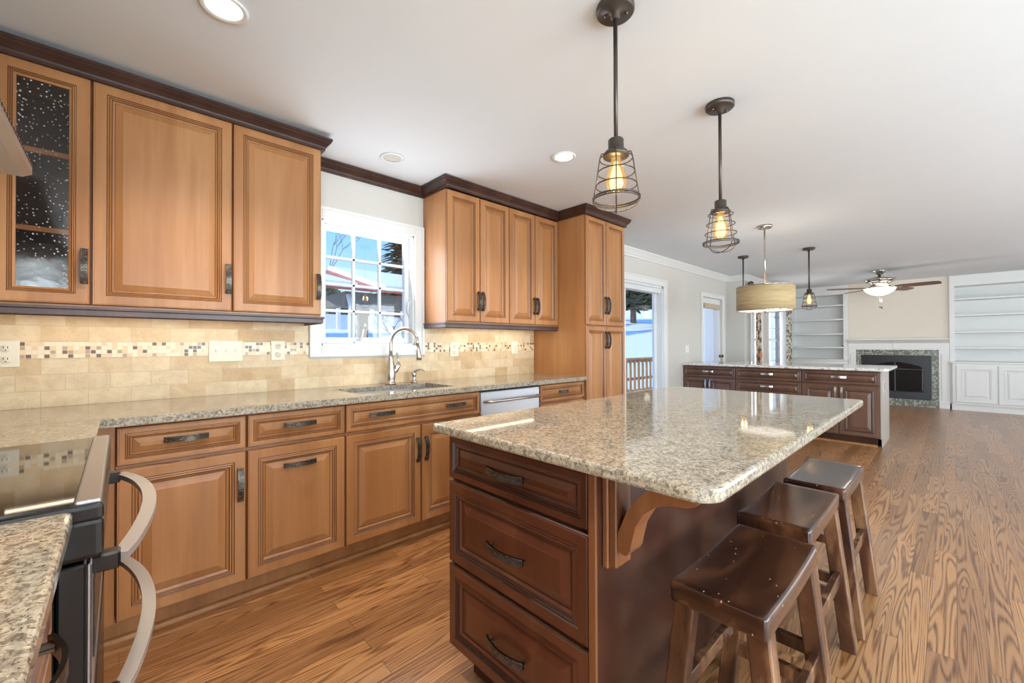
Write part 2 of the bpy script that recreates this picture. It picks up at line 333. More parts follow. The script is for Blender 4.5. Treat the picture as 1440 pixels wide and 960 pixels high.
# ------------------------------------------------------------------ builders
class B:
    """collects geometry for one mesh object"""
    def __init__(s): s.bm = bmesh.new(); s.mats = []
    def mi(s, m):
        m = M[m] if isinstance(m, str) else m
        if m not in s.mats: s.mats.append(m)
        return s.mats.index(m)
    def face(s, pts, m=None, smooth=False):
        vs = [p if isinstance(p, bmesh.types.BMVert) else s.bm.verts.new(p) for p in pts]
        try: f = s.bm.faces.new(vs)
        except ValueError: return None
        f.smooth = smooth
        if m is not None: f.material_index = s.mi(m)
        return f
    def box(s, x0, x1, y0, y1, z0, z1, m=None, bev=0, seg=1):
        b = bmesh.new()
        bmesh.ops.create_cube(b, size=1)
        for v in b.verts:
            v.co = Vector(((x0+x1)/2+v.co.x*(x1-x0), (y0+y1)/2+v.co.y*(y1-y0), (z0+z1)/2+v.co.z*(z1-z0)))
        if bev: bmesh.ops.bevel(b, geom=b.edges[:], offset=bev, segments=seg, profile=.5, affect='EDGES')
        s.merge(b, m); return s
    def merge(s, b, m=None, mat=None, smooth=None):
        if mat is not None: b.transform(mat)
        mp = {}
        for v in b.verts: mp[v] = s.bm.verts.new(v.co)
        for f in b.faces:
            try: g = s.bm.faces.new([mp[v] for v in f.verts])
            except ValueError: continue
            g.smooth = f.smooth if smooth is None else smooth
            if m is not None: g.material_index = s.mi(m)
        b.free()
    def beam(s, p, q, w, d, m=None, up=(0, 0, 1), bev=0):
        """rectangular bar from p to q"""
        p, q = Vector(p), Vector(q); a = (q-p); L = a.length; a.normalize()
        u = Vector(up); x = a.cross(u)
        if x.length < 1e-4: x = a.cross(Vector((1, 0, 0)))
        x.normalize(); y = x.cross(a)
        b = bmesh.new(); bmesh.ops.create_cube(b, size=1)
        for v in b.verts: v.co = Vector((v.co.x*w, v.co.y*d, v.co.z*L))
        if bev: bmesh.ops.bevel(b, geom=b.edges[:], offset=bev, segments=2, profile=.5, affect='EDGES')
        mt = Matrix((x, y, a)).transposed().to_4x4(); mt.translation = (p+q)/2
        s.merge(b, m, mt); return s
    def lathe(s, prof, m=None, seg=32, c=(0, 0, 0), smooth=True, sx=1, sy=1):
        rings = []
        for r, z in prof:
            if r < 1e-6: rings.append([s.bm.verts.new((c[0], c[1], c[2]+z))])
            else: rings.append([s.bm.verts.new((c[0]+r*sx*math.cos(2*PI*k/seg), c[1]+r*sy*math.sin(2*PI*k/seg), c[2]+z)) for k in range(seg)])
        for a, b in zip(rings, rings[1:]):
            for k in range(seg):
                k2 = (k+1) % seg
                if len(a) == 1 and len(b) == 1: continue
                if len(a) == 1: s.face([a[0], b[k], b[k2]], m, smooth)
                elif len(b) == 1: s.face([a[k2], a[k], b[0]], m, smooth)
                else: s.face([a[k2], a[k], b[k], b[k2]], m, smooth)
        return s
    def tube(s, pts, r, m=None, seg=10, closed=False, caps=True):
        pts = [Vector(p) for p in pts]; n = len(pts); rings = []
        rr = r if isinstance(r, (list, tuple)) else [r]*n
        prev = None
        for i, p in enumerate(pts):
            t = (pts[(i+1) % n]-pts[i-1]) if closed else (pts[min(i+1, n-1)]-pts[max(i-1, 0)])
            t.normalize()
            if prev is None:
                u = t.orthogonal().normalized()
            else:
                u = (prev-t*prev.dot(t))
                u = u.normalized() if u.length > 1e-6 else t.orthogonal().normalized()
            prev = u; w = t.cross(u)
            rings.append([s.bm.verts.new(p+(u*math.cos(2*PI*k/seg)+w*math.sin(2*PI*k/seg))*rr[i]) for k in range(seg)])
        pr = list(zip(rings, rings[1:])) + ([(rings[-1], rings[0])] if closed else [])
        for a, b in pr:
            for k in range(seg): s.face([a[k], a[(k+1) % seg], b[(k+1) % seg], b[k]], m, True)
        if caps and not closed:
            s.face(rings[0][::-1], m); s.face(rings[-1], m)
        return s
    def ring(s, r, z, wr, m=None, c=(0, 0), n=36, seg=8):
        return s.tube([(c[0]+r*math.cos(2*PI*k/n), c[1]+r*math.sin(2*PI*k/n), z) for k in range(n)], wr, m, seg, closed=True)
    def prism(s, poly, axis, a, b, m=None):
        """poly: 2D outline; axis: 0,1,2 the extrusion axis"""
        def P(p, t):
            if axis == 0: return (t, p[0], p[1])
            if axis == 1: return (p[0], t, p[1])
            return (p[0], p[1], t)
        A = [s.bm.verts.new(P(p, a)) for p in poly]; Bv = [s.bm.verts.new(P(p, b)) for p in poly]
        n = len(poly)
        for i in range(n): s.face([A[i], A[(i+1) % n], Bv[(i+1) % n], Bv[i]], m)
        s.face(A[::-1], m); s.face(Bv, m); return s
    def panel(s, x0, x1, z0, z1, yb, prof, m, mg, cap=True):
        """rectangular moulded front facing -Y: prof is a list of (inset, outward depth, glazed?)"""
        rings = []
        for ins, d, *_ in prof:
            rings.append([s.bm.verts.new(p) for p in ((x0+ins, yb-d, z0+ins), (x1-ins, yb-d, z0+ins), (x1-ins, yb-d, z1-ins), (x0+ins, yb-d, z1-ins))])
        for i, (a, b) in enumerate(zip(rings, rings[1:])):
            gl = len(prof[i+1]) > 2 and prof[i+1][2]
            for k in range(4): s.face([a[k], a[(k+1) % 4], b[(k+1) % 4], b[k]], mg if gl else m)
        if cap: s.face(rings[-1], m)
        s.face(rings[0][::-1], m)
        return s
    def build(s, name, parent=None, m=None, fix=True, smooth_angle=None):
        me = bpy.data.meshes.new(name)
        if m is not None and not s.mats: s.mi(m)
        if fix: bmesh.ops.recalc_face_normals(s.bm, faces=s.bm.faces[:])
        s.bm.to_mesh(me); s.bm.free()
        for x in s.mats: me.materials.append(x)
        o = bpy.data.objects.new(name, me); COL.objects.link(o)
        if parent is not None: o.parent = parent
        return o
def thing(name, label, cat, loc=(0, 0, 0), rz=0, group=None):
    o = bpy.data.objects.new(name, None); COL.objects.link(o); o.empty_display_size = .1
    o.location = loc; o.rotation_euler = (0, 0, rz); o['label'] = label; o['category'] = cat
    if group: o['group'] = group
    return o
def tag(o, label, cat, group=None, kind=None):
    o['label'] = label; o['category'] = cat
    if group: o['group'] = group
    if kind: o['kind'] = kind
    return o
def struct(o, label=None):
    o['kind'] = 'structure'
    if label: o['label'] = label; 
    return o
def kids(o): return [c for c in bpy.data.objects if c.parent == o]
def dup(root, loc=None, rz=None, label=None, group=None):
    r = root.copy(); COL.objects.link(r)
    if loc is not None: r.location = loc
    if rz is not None: r.rotation_euler = (0, 0, rz)
    if label: r['label'] = label
    if group: r['group'] = group
    for ch in kids(root):
        c = ch.copy(); COL.objects.link(c); c.parent = r
        for g in kids(ch):
            d = g.copy(); COL.objects.link(d); d.parent = c
    return r

# ------------------------------------------------------------------ room shell
XW = -2.863            # kitchen wall
XL = -2.56             # living-room wall, stepped in
YJ = 8.10
ZC = 2.425
def wall_cells(b, axis, pos0, pos1, u0, u1, v0, v1, holes, m):
    us = sorted(set([u0, u1]+[h[0] for h in holes]+[h[1] for h in holes])); vs = sorted(set([v0, v1]+[h[2] for h in holes]+[h[3] for h in holes]))
    for a, c in zip(us, us[1:]):
        for d, e in zip(vs, vs[1:]):
            mu, mv = (a+c)/2, (d+e)/2
            if any(h[0] < mu < h[1] and h[2] < mv < h[3] for h in holes): continue
            if axis == 0: b.box(pos0, pos1, a, c, d, e, m)
            else: b.box(a, c, pos0, pos1, d, e, m)
KW = (.965, 1.655, 1.195, 2.035)       # kitchen window opening
SD = (3.75, 5.68, .02, 2.02)           # sliding door
GD = (7.04, 7.89, .02, 1.99)           # glazed door
LW1 = (8.42, 9.02, .55, 2.05)
LW2 = (9.50, 10.55, .55, 2.05)
b = B(); b.box(-3.3, XR+.15, YR-.2, YF+.2, -.08, 0); struct(b.build('floor', m='floor'))
b = B(); b.box(-3.05, XR+.15, YR-.2, YF+.2, ZC, ZC+.1); struct(b.build('ceiling', m='ceil'))
b = B(); wall_cells(b, 0, XW-.15, XW, YN-.15, YJ, 0, ZC, [KW, SD, GD], 'wall'); struct(b.build('wall_left'))
b = B(); wall_cells(b, 0, XL-.15, XL, YJ, YF, 0, ZC, [LW1, LW2], 'wall'); b.box(XW-.15, XL-.15, YJ, YJ+.15, 0, ZC, 'wall'); struct(b.build('wall_left_living'))
b = B(); b.box(XL-.15, XR+.15, YF, YF+.15, 0, ZC, 'wallw'); struct(b.build('wall_far'))
b = B(); b.box(XW, .5, YN-.15, YN, 0, ZC, 'wall'); struct(b.build('wall_near'))
b = B(); b.box(.35, .5, YR, YN-.15, 0, ZC, 'wall'); struct(b.build('wall_alcove'))
b = B(); wall_cells(b, 1, YR-.15, YR, .35, XR, 0, ZC, [(.6, 2.9, .4, 2.2)], 'wall'); struct(b.build('wall_rear'))
b = B(); wall_cells(b, 0, XR, XR+.15, YR-.15, YF, 0, ZC, [(a, c, .45, 2.15) for a, c in WIN_R], 'wall'); struct(b.build('wall_right'))
b = B(); b.box(XW-.6, XR+4.5, YR-4.2, YF+.6, ZC+.14, ZC+.24, 'siding'); struct(b.build('roof'))  # unseen roof, its deep eaves added to keep sun off the openings

def crown_profile(p, h):  # (out from wall, down from top) outline of a crown moulding
    return [(0, 0), (p, 0), (p, -.012), (p-.006, -.018), (p-.006, -.03*h/.085), (p*.62, -.044*h/.085), (p*.40, -.060*h/.085), (p*.34, -.068*h/.085), (.016, -.074*h/.085), (.016, -h), (0, -h)]
def sweep(b, path, prof, z, m, sgn=1):
    """mitred moulding along an open XY path; prof (out, z) with 'out' to the right of travel"""
    P = [Vector((p[0], p[1])) for p in path]; n = len(P); rings = []
    for i in range(n):
        d0 = (P[i]-P[i-1]).normalized() if i else None; d1 = (P[i+1]-P[i]).normalized() if i < n-1 else None
        n0 = Vector((d0.y, -d0.x)) if d0 else None; n1 = Vector((d1.y, -d1.x)) if d1 else None
        if n0 is None: off = n1
        elif n1 is None: off = n0
        else:
            off = n0+n1; off = off/off.dot(n0) if abs(off.dot(n0)) > 1e-6 else n0
        rings.append([b.bm.verts.new((P[i].x+off.x*o, P[i].y+off.y*o, z+h)) for o, h in prof])
    k = len(prof)
    for a, c in zip(rings, rings[1:]):
        for j in range(k): b.face([a[j], a[(j+1) % k], c[(j+1) % k], c[j]], m)
    b.face(rings[0][::-1], m); b.face(rings[-1], m)

UD = .305; UF = XW+UD           # upper cabinet body depth, its face
PF = XW+.62                     # pantry body face
# dark crown above the window, the far uppers and the pantry (one continuous run), a second one on the near uppers
b = B(); sweep(b, [(XW+.001, .86), (XW+.001, 1.737-.0), (UF+.02, 1.737), (UF+.02, 2.985), (PF+.02, 2.985), (PF+.02, 3.622), (XW+.001, 3.622)], crown_profile(.048, .075), ZC-.003, 'dark')
struct(b.build('trim_1'), 'dark stained crown moulding over window and far wall cabinets')
b = B(); sweep(b, [(UF+.02, -.655), (UF+.02, .857), (XW+.02, .857)], crown_profile(.048, .066), 2.402, 'dark')
struct(b.build('trim_2'), 'dark stained crown moulding over the near wall cabinets')
wc = [(0, 0), (.085, 0), (.085, -.012), (.075, -.02), (.05, -.045), (.03, -.068), (.018, -.078), (.018, -.092), (0, -.092)]
b = B(); sweep(b, [(XW+.001, 3.68), (XW+.001, YJ-.001), (XL+.001, YJ-.001), (XL+.001, 11.0)], wc, ZC-.002, 'trim'); struct(b.build('trim_3'), 'white crown moulding along dining wall')
b = B(); b.box(XW, XW+.015, 5.85, 6.25, 0, .11, 'trim'); struct(b.build('baseboard_left'))
b = B(); b.box(XL, XL+.015, YJ, 11.0, 0, .11, 'trim'); struct(b.build('baseboard_living'))
b = B(); b.box(XR-.015, XR, YR, YF, 0, .11, 'trim'); struct(b.build('baseboard_right'))

# backsplash
b = B(); wall_cells(b, 0, XW+.0005, XW+.010, YN, 2.983, .914, 1.372, [(.885, 1.737, 1.105, 1.4)], 'tile')
wall_cells(b, 1, YN+.0005, YN+.010, XW+.01, .49, .914, 1.68, [], 'tile'); struct(b.build('trim_4'), 'travertine subway tile backsplash')
b = B(); b.box(XW+.010, XW+.0125, YN+.012, .884, 1.138, 1.2128, 'mosaic'); b.box(XW+.010, XW+.0125, 1.738, 2.982, 1.138, 1.2128, 'mosaic')
b.box(XW+.013, .49, YN+.010, YN+.0125, 1.138, 1.2128, 'mosaic'); struct(b.build('trim_5'), 'small stone mosaic band in the backsplash')

# ------------------------------------------------------------------ windows and doors of the left wall (local frame: x along +Y world, facing +X)
def face_x(o, x, y, z=0): o.location = (x, y, z); o.rotation_euler = (0, 0, PI/2); return o
def casing(b, u0, u1, v0, v1, w, d, m, y0=0, bottom=True):
    """moulded casing round an opening, local facing -Y, wall face at y=y0"""
    def bar(a0, a1, c0, c1):
        b.box(a0, a1, y0-d, y0, c0, c1, m, .004)
    bar(u0-w, u0, v0-(w if bottom else 0), v1+w); bar(u1, u1+w, v0-(w if bottom else 0), v1+w); bar(u0, u1, v1, v1+w)
    if bottom: bar(u0, u1, v0-w, v0)
    # raised back band
    t = .02
    b.box(u0-w, u0-w+t, y0-d-.010, y0-d, v0-(w if bottom else 0), v1+w, m, .003); b.box(u1+w-t, u1+w, y0-d-.010, y0-d, v0-(w if bottom else 0), v1+w, m, .003)
    b.box(u0-w+t, u1+w-t, y0-d-.010, y0-d, v1+w-t, v1+w, m, .003)
    if bottom: b.box(u0-w+t, u1+w-t, y0-d-.010, y0-d, v0-w, v0-w+t, m, .003)
win = thing('window_1', 'white kitchen casement window with grid over the sink', 'window'); struct(win); face_x(win, XW, 0)
b = B(); casing(b, KW[0], KW[1], KW[2], KW[3], .078, .018, 'trim'); b.build('window_casing', win)
b = B()
for a0, a1, c0, c1 in ((KW[0], KW[0]+.012, KW[2], KW[3]), (KW[1]-.012, KW[1], KW[2], KW[3]), (KW[0], KW[1], KW[3]-.012, KW[3]), (KW[0], KW[1], KW[2], KW[2]+.012)):
    b.box(a0, a1, 0, .15, c0, c1, 'vinyl')
b.build('window_frame', win)
g0, g1, h0, h1 = KW[0]+.05, KW[1]-.05, KW[2]+.055, KW[3]-.05
sash = B()
for a0, a1, c0, c1 in ((KW[0]+.012, g0, KW[2]+.012, KW[3]-.012), (g1, KW[1]-.012, KW[2]+.012, KW[3]-.012), (g0, g1, h1, KW[3]-.012), (g0, g1, KW[2]+.012, h0)):
    sash.box(a0, a1, .055, .10, c0, c1, 'vinyl', .005)
sash = sash.build('sash', win)
b = B(); b.box(g0, g1, .078, .082, h0, h1, 'glass'); b.build('pane', sash)
b = B()
for k in (1, 2): u = g0+(g1-g0)*k/3; b.box(u-.010, u+.010, .068, .092, h0, h1, 'vinyl', .003)
for k in (1, 2, 3): v = h0+(h1-h0)*k/4; b.box(g0, g1, .068, .092, v-.010, v+.010, 'vinyl', .003)
b.build('muntin_grid', sash)
b = B(); b.box(1.20, 1.33, .02, .052, KW[2]+.012, KW[2]+.030, 'vinyl', .006); b.tube([(1.235, .03, KW[2]+.03), (1.25, .015, KW[2]+.06), (1.262, .01, KW[2]+.13)], [.009, .008, .007], 'vinyl'); b.tube([(1.262, .01, KW[2]+.12), (1.264, -.006, KW[2]+.15)], .008, 'vinyl'); b.build('crank_handle', win)
b = B(); b.box(KW[1]-.016, KW[1]-.006, .02, .045, 1.40, 1.55, 'vinyl', .004); b.tube([(KW[1]-.02, .03, 1.42), (KW[1]-.04, .025, 1.47), (KW[1]-.03, .02, 1.53)], .007, 'vinyl'); b.build('sash_lock', win)

sd = thing('door_1', 'white sliding glass patio door to the snowy deck', 'door'); struct(sd); face_x(sd, XW, 0)
b = B(); casing(b, SD[0], SD[1], SD[2], SD[3], .09, .018, 'trim', bottom=False); b.build('door_casing', sd)
b = B()
b.box(SD[0], SD[0]+.03, 0, .15, 0.02, SD[3], 'vinyl'); b.box(SD[1]-.03, SD[1], 0, .15, .02, SD[3], 'vinyl'); b.box(SD[0], SD[1], 0, .15, SD[3]-.03, SD[3], 'vinyl'); b.box(SD[0], SD[1], 0, .15, .0, .03, 'vinyl')
b.box(SD[0]+.03, SD[1]-.03, .02, .04, SD[3]-.10, SD[3]-.03, 'vinyl', .006)
b.build('door_frame', sd)
for i, (a, c, yy) in enumerate(((SD[0]+.03, 4.74, .05), (4.69, SD[1]-.03, .10))):
    q = B()
    for a0, a1, c0, c1 in ((a, a+.07, .03, SD[3]-.03), (c-.07, c, .03, SD[3]-.03), (a+.07, c-.07, .03, .12), (a+.07, c-.07, SD[3]-.10, SD[3]-.03)): q.box(a0, a1, yy-.02, yy+.02, c0, c1, 'vinyl', .004)
    q = q.build('sliding_panel', sd); b = B(); b.box(a+.07, c-.07, yy-.003, yy+.003, .12, SD[3]-.10, 'glass'); b.build('pane', q)

gd = thing('door_2', 'white narrow door with one tall glass pane', 'door'); struct(gd); face_x(gd, XW, 0)
b = B(); casing(b, GD[0], GD[1], GD[2], GD[3], .07, .018, 'trim', bottom=False); b.build('door_casing', gd)
q = B(); a, c = GD[0]+.005, GD[1]-.005
for a0, a1, c0, c1 in ((a, a+.12, .02, GD[3]), (c-.12, c, .02, GD[3]), (a+.12, c-.12, .02, .28), (a+.12, c-.12, GD[3]-.16, GD[3])): q.box(a0, a1, .03, .075, c0, c1, 'trim', .004)
q = q.build('door_leaf', gd); b = B(); b.box(a+.12, c-.12, .05, .055, .28, GD[3]-.16, 'glass'); b.build('pane', q)
b = B(); b.lathe([(0, 0), (.024, 0), (.026, .012), (.012, .02), (.012, .04), (.026, .05), (.026, .066), (0, .07)], 'bronze', 20); b = b.build('door_knob', gd); b.rotation_euler = (R(90), 0, 0); b.location = (c-.05, .03, .98)
b = B(); n = 24; W0 = [(a+.10+(c-a-.2)*i/n, .012+.008*math.sin(i*1.9)) for i in range(n+1)]
for (p, q_) in zip(W0, W0[1:]): b.face([(p[0], p[1], .3), (q_[0], q_[1], .3), (q_[0], q_[1], GD[3]-.20), (p[0], p[1], GD[3]-.20)], 'sheer', True)
o = b.build('door_sheer_curtain'); face_x(o, XW, 0); tag(o, 'white sheer curtain on the narrow glazed door', 'curtain')
b = B(); b.box(a+.10, c-.10, -.012, .028, GD[3]-.19, GD[3]-.10, 'blind', .012, 3)
o = b.build('roller_shade'); face_x(o, XW, 0); tag(o, 'rolled tan woven shade atop the narrow glazed door', 'shade')

for i, L in enumerate((LW1, LW2)):
    w = thing('window_%d' % (i+2), ['white living room window beside the brown curtain', 'white living room window nearer the bookcase'][i], 'window'); struct(w); face_x(w, XL, 0)
    b = B(); casing(b, L[0], L[1], L[2], L[3], .06, .016, 'trim'); b.build('window_casing', w)
    q = B(); mid = 1.28
    for a0, a1, c0, c1 in ((L[0], L[0]+.05, L[2], L[3]), (L[1]-.05, L[1], L[2], L[3]), (L[0]+.05, L[1]-.05, L[2], L[2]+.05), (L[0]+.05, L[1]-.05, L[3]-.05, L[3]), (L[0]+.05, L[1]-.05, mid-.025, mid+.025)): q.box(a0, a1, .05, .09, c0, c1, 'vinyl', .003)
    q = q.build('sash', w); b = B(); b.box(L[0]+.05, L[1]-.05, .068, .072, L[2]+.05, L[3]-.05, 'glass'); b.build('pane', q)
    b = B()
    for k in range(1, 3): u = L[0]+.05+(L[1]-L[0]-.1)*k/3; b.box(u-.008, u+.008, .06, .08, L[2]+.05, L[3]-.05, 'vinyl')
    for v in (.85, 1.08, 1.52, 1.76): b.box(L[0]+.05, L[1]-.05, .06, .08, v-.008, v+.008, 'vinyl')
    b.build('muntin_grid', q)
def curtain(name, y0, y1, x, z0, z1, m, amp, waves, label):
    b = B(); n = int(waves*10)
    pts = [(x+amp*math.sin(i/n*waves*2*PI), y0+(y1-y0)*i/n) for i in range(n+1)]
    for p, q in zip(pts, pts[1:]):
        b.face([(p[0], p[1], z0), (q[0], q[1], z0), (q[0], q[1], z1), (p[0], p[1], z1)], m, True)
    o = b.build(name); sol = o.modifiers.new('thickness', 'SOLIDIFY'); sol.thickness = .002
    tag(o, label, 'curtain'); return o
curtain('curtain', 8.24, 8.34, XL+.085, .10, 2.25, 'sheer', .018, 2, 'thin white sheer curtain at the near end of the rod')
curtain('curtain', 8.44, 8.76, XL+.085, .10, 2.25, 'curt_brown', .022, 3, 'brown floral curtain beside the first living room window')
curtain('curtain', 9.98, 10.42, XL+.085, .10, 2.25, 'sheer', .02, 5, 'white sheer curtain drawn across the second living room window')
curtain('curtain', 10.44, 10.84, XL+.09, .10, 2.25, 'curt_pat', .022, 4, 'cream floral curtain beside the white bookcase')
b = B(); b.lathe([(0, -.004), (.075, -.004), (.085, 0), (.075, .004), (0, .004)], 'orange', 20)
o = b.build('flower_print', bpy.data.objects['curtain.001']); o.rotation_euler = (0, R(90), 0); o.location = (XL+.115, 8.60, .99); o['label'] = 'orange flower on the brown curtain'
rod = thing('curtain_rod', 'dark curtain rod with ball finial behind the drum lamp', 'curtain rod', (XL+.085, 0, 2.27))
b = B(); b.tube([(0, 8.22, 0), (0, 10.9, 0)], .014, 'bronze', 12); b.build('rod', rod)
b = B(); b.lathe([(0, -.05), (.018, -.045), (.045, -.01), (.045, .015), (.02, .045), (0, .055)], 'bronze', 16); o = b.build('finial', rod); o.rotation_euler = (R(90), 0, 0); o.location = (0, 8.18, 0)
for y in (8.4, 9.26, 10.8): b = B(); b.box(-.084, .0, y-.008, y+.008, -.008, .008, 'bronze'); b.build('bracket', rod)

# ------------------------------------------------------------------ cabinet parts (local: width x, front faces -Y, z up)
def prof(k=1.0, frame=.046):
    p = [(0, 0), (0, .016), (.003, .019, 1), (.006, .0185), (.008, .020), (frame, .020), (frame+.003*k, .0165, 1), (frame+.009*k, .0185), (frame+.012*k, .0155, 1), (frame+.018*k, .0175), (frame+.022*k, .0145, 1), (frame+.030*k, .0095), (frame+.033*k, .0085, 1), (frame+.040*k, .0105), (frame+.060*k, .0165), (frame+.062*k, .0175)]
    return p
def handle_mesh(L=.15, w=.023, vertical=False, m='woven'):
    b = B(); n = 14; t = .006
    top, bot = [], []
    for i in range(n+1):
        s = i/n; d = .010+.018*math.sin(PI*s)**.8
        top.append((-L/2+L*s, d+t)); bot.append((-L/2+L*s, d))
    def P(u, d, v): return (v, -d, u) if vertical else (u, -d, v)
    for i in range(n):
        for (A, sg) in ((top, 1), (bot, -1)):
            p, q = A[i], A[i+1]
            b.face([P(p[0], p[1], -w/2), P(q[0], q[1], -w/2), P(q[0], q[1], w/2), P(p[0], p[1], w/2)], m)
        for v in (-w/2, w/2):
            b.face([P(bot[i][0], bot[i][1], v), P(bot[i+1][0], bot[i+1][1], v), P(top[i+1][0], top[i+1][1], v), P(top[i][0], top[i][1], v)], m)
    for j in (0, n): b.face([P(bot[j][0], bot[j][1], -w/2), P(bot[j][0], bot[j][1], w/2), P(top[j][0], top[j][1], w/2), P(top[j][0], top[j][1], -w/2)], m)
    for sg in (-1, 1):
        u = sg*(L/2-.012)
        if vertical: b.box(-.005, .005, -.020, 0, u-.006, u+.006, m)
        else: b.box(u-.006, u+.006, -.020, 0, -.005, .005, m)
    return b
def add_handle(parent, x, yf, z, vertical, L=.15, w=.023, name='handle', m='woven'):
    o = handle_mesh(L, w, vertical, m).build(name, parent); o.location = (x, yf, z); return o
def front(root, name, x0, x1, z0, z1, yf, m, mg, k=1.0, frame=.046, handles=(), hm='woven'):
    b = B(); b.panel(x0, x1, z0, z1, yf, prof(k, frame), m, mg); o = b.build(name, root)
    for (hx, hz, vert, L) in handles: add_handle(o, hx, yf-.020, hz, vert, L, m=hm)
    return o
def cabinet(name, label, w, depth, z0, z1, m, group=None, cat='cabinet', mi='maple_side', shelf=None):
    r = thing(name, label, cat, group=group)
    if shelf is None:
        b = B(); b.box(-w/2, w/2, -depth, -.002, z0, z1, m)
        b.build('cabinet_body', r)
    return r
def place_left(o, y): o.location = (XW, y, 0); o.rotation_euler = (0, 0, PI/2)
BD = .60
def base_unit(y0, y1, label, kind):
    w = y1-y0; r = cabinet('base_cabinet', label, w, BD, .105, .880, 'maple', 'maple base cabinets under the long counter'); place_left(r, (y0+y1)/2)
    g = .0025; a, c = -w/2+g, w/2-g
    zd0, zd1, zr0, zr1 = .114, .708, .722, .872
    if kind == 'sink':
        body = kids(r)[0]; bpy.data.objects.remove(body); b = B(); b.box(-w/2, w/2, -BD, -.002, .105, .64, 'maple'); b.box(-w/2, w/2, -BD, -BD+.02, .64, .88, 'maple'); b.box(-w/2, -w/2+.018, -BD+.02, -.002, .64, .88, 'maple'); b.box(w/2-.018, w/2, -BD+.02, -.002, .64, .88, 'maple'); b.build('cabinet_body', r)
    if kind == 'door':
        front(r, 'drawer', a, c, zr0, zr1, -BD, 'maple', 'glaze', .72, .024, [((a+c)/2, .806, False, .15)])
        front(r, 'door', a, c, zd0, zd1, -BD, 'maple', 'glaze', 1, .044, [(c-.024, .56, True, .15)])
    elif kind == 'pull':
        front(r, 'drawer', a, c, zr0, zr1, -BD, 'maple', 'glaze', .72, .024, [((a+c)/2, .806, False, .15)])
        front(r, 'door', a, c, zd0, zd1, -BD, 'maple', 'glaze', 1, .044, [((a+c)/2, .61, False, .15)])
    elif kind == 'sink':
        front(r, 'drawer', a, c, zr0, zr1, -BD, 'maple', 'glaze', .72, .024, [(a+.205, .806, False, .15), (c-.205, .806, False, .15)])
        for s in (-1, 1):
            x0, x1 = (a, -.003) if s < 0 else (.003, c)
            front(r, 'door', x0, x1, zd0, zd1, -BD, 'maple', 'glaze', 1, .044, [((x1-.026) if s < 0 else (x0+.026), .56, True, .15)])
    elif kind == 'drawers':
        front(r, 'drawer', a, c, .735, zr1, -BD, 'maple', 'glaze', .66, .022, [((a+c)/2, .806, False, .11)])
        front(r, 'door', a, c, zd0, .722, -BD, 'maple', 'glaze', 1, .044, [(c-.024, .56, True, .15)])
    return r
base_unit(-.012, .427, 'maple base cabinet beside the range with drawer over door', 'door')
base_unit(.427, .882, 'maple base cabinet whose door has a horizontal pull', 'pull')
base_unit(.882, 1.809, 'wide maple sink base cabinet with two doors under the faucet', 'sink')
base_unit(2.412, 2.985, 'maple base cabinet between dishwasher and tall pantry', 'drawers')
b = B(); b.box(XW+.002, XW+BD, YN+.012, -.014, .105, .880, 'maple'); b.box(XW+BD+.002, -1.80, YN+.012, -.085, .105, .880, 'maple')
o = b.build('corner_cabinet'); tag(o, 'maple corner cabinet filler between range and left counter', 'cabinet')
b = B(); b.box(XW+.003, XW+.53, -.05, 1.809, 0.0, .104, 'maple'); b.box(XW+.003, XW+.53, 2.412, 3.61, 0, .104, 'maple')
struct(b.build('baseboard_kick'), 'wooden toe kick under the base cabinets')
b = B(); qr = [(0, 0), (.02, 0), (.019, .008), (.014, .015), (.007, .019), (0, .02)]
b.prism([(XW+.53+p[0], p[1]) for p in qr], 1, -.05, 1.809, 'maple'); b.prism([(XW+.53+p[0], p[1]) for p in qr], 1, 2.412, 3.61, 'maple')
struct(b.build('trim_6'), 'quarter round at the toe kick')

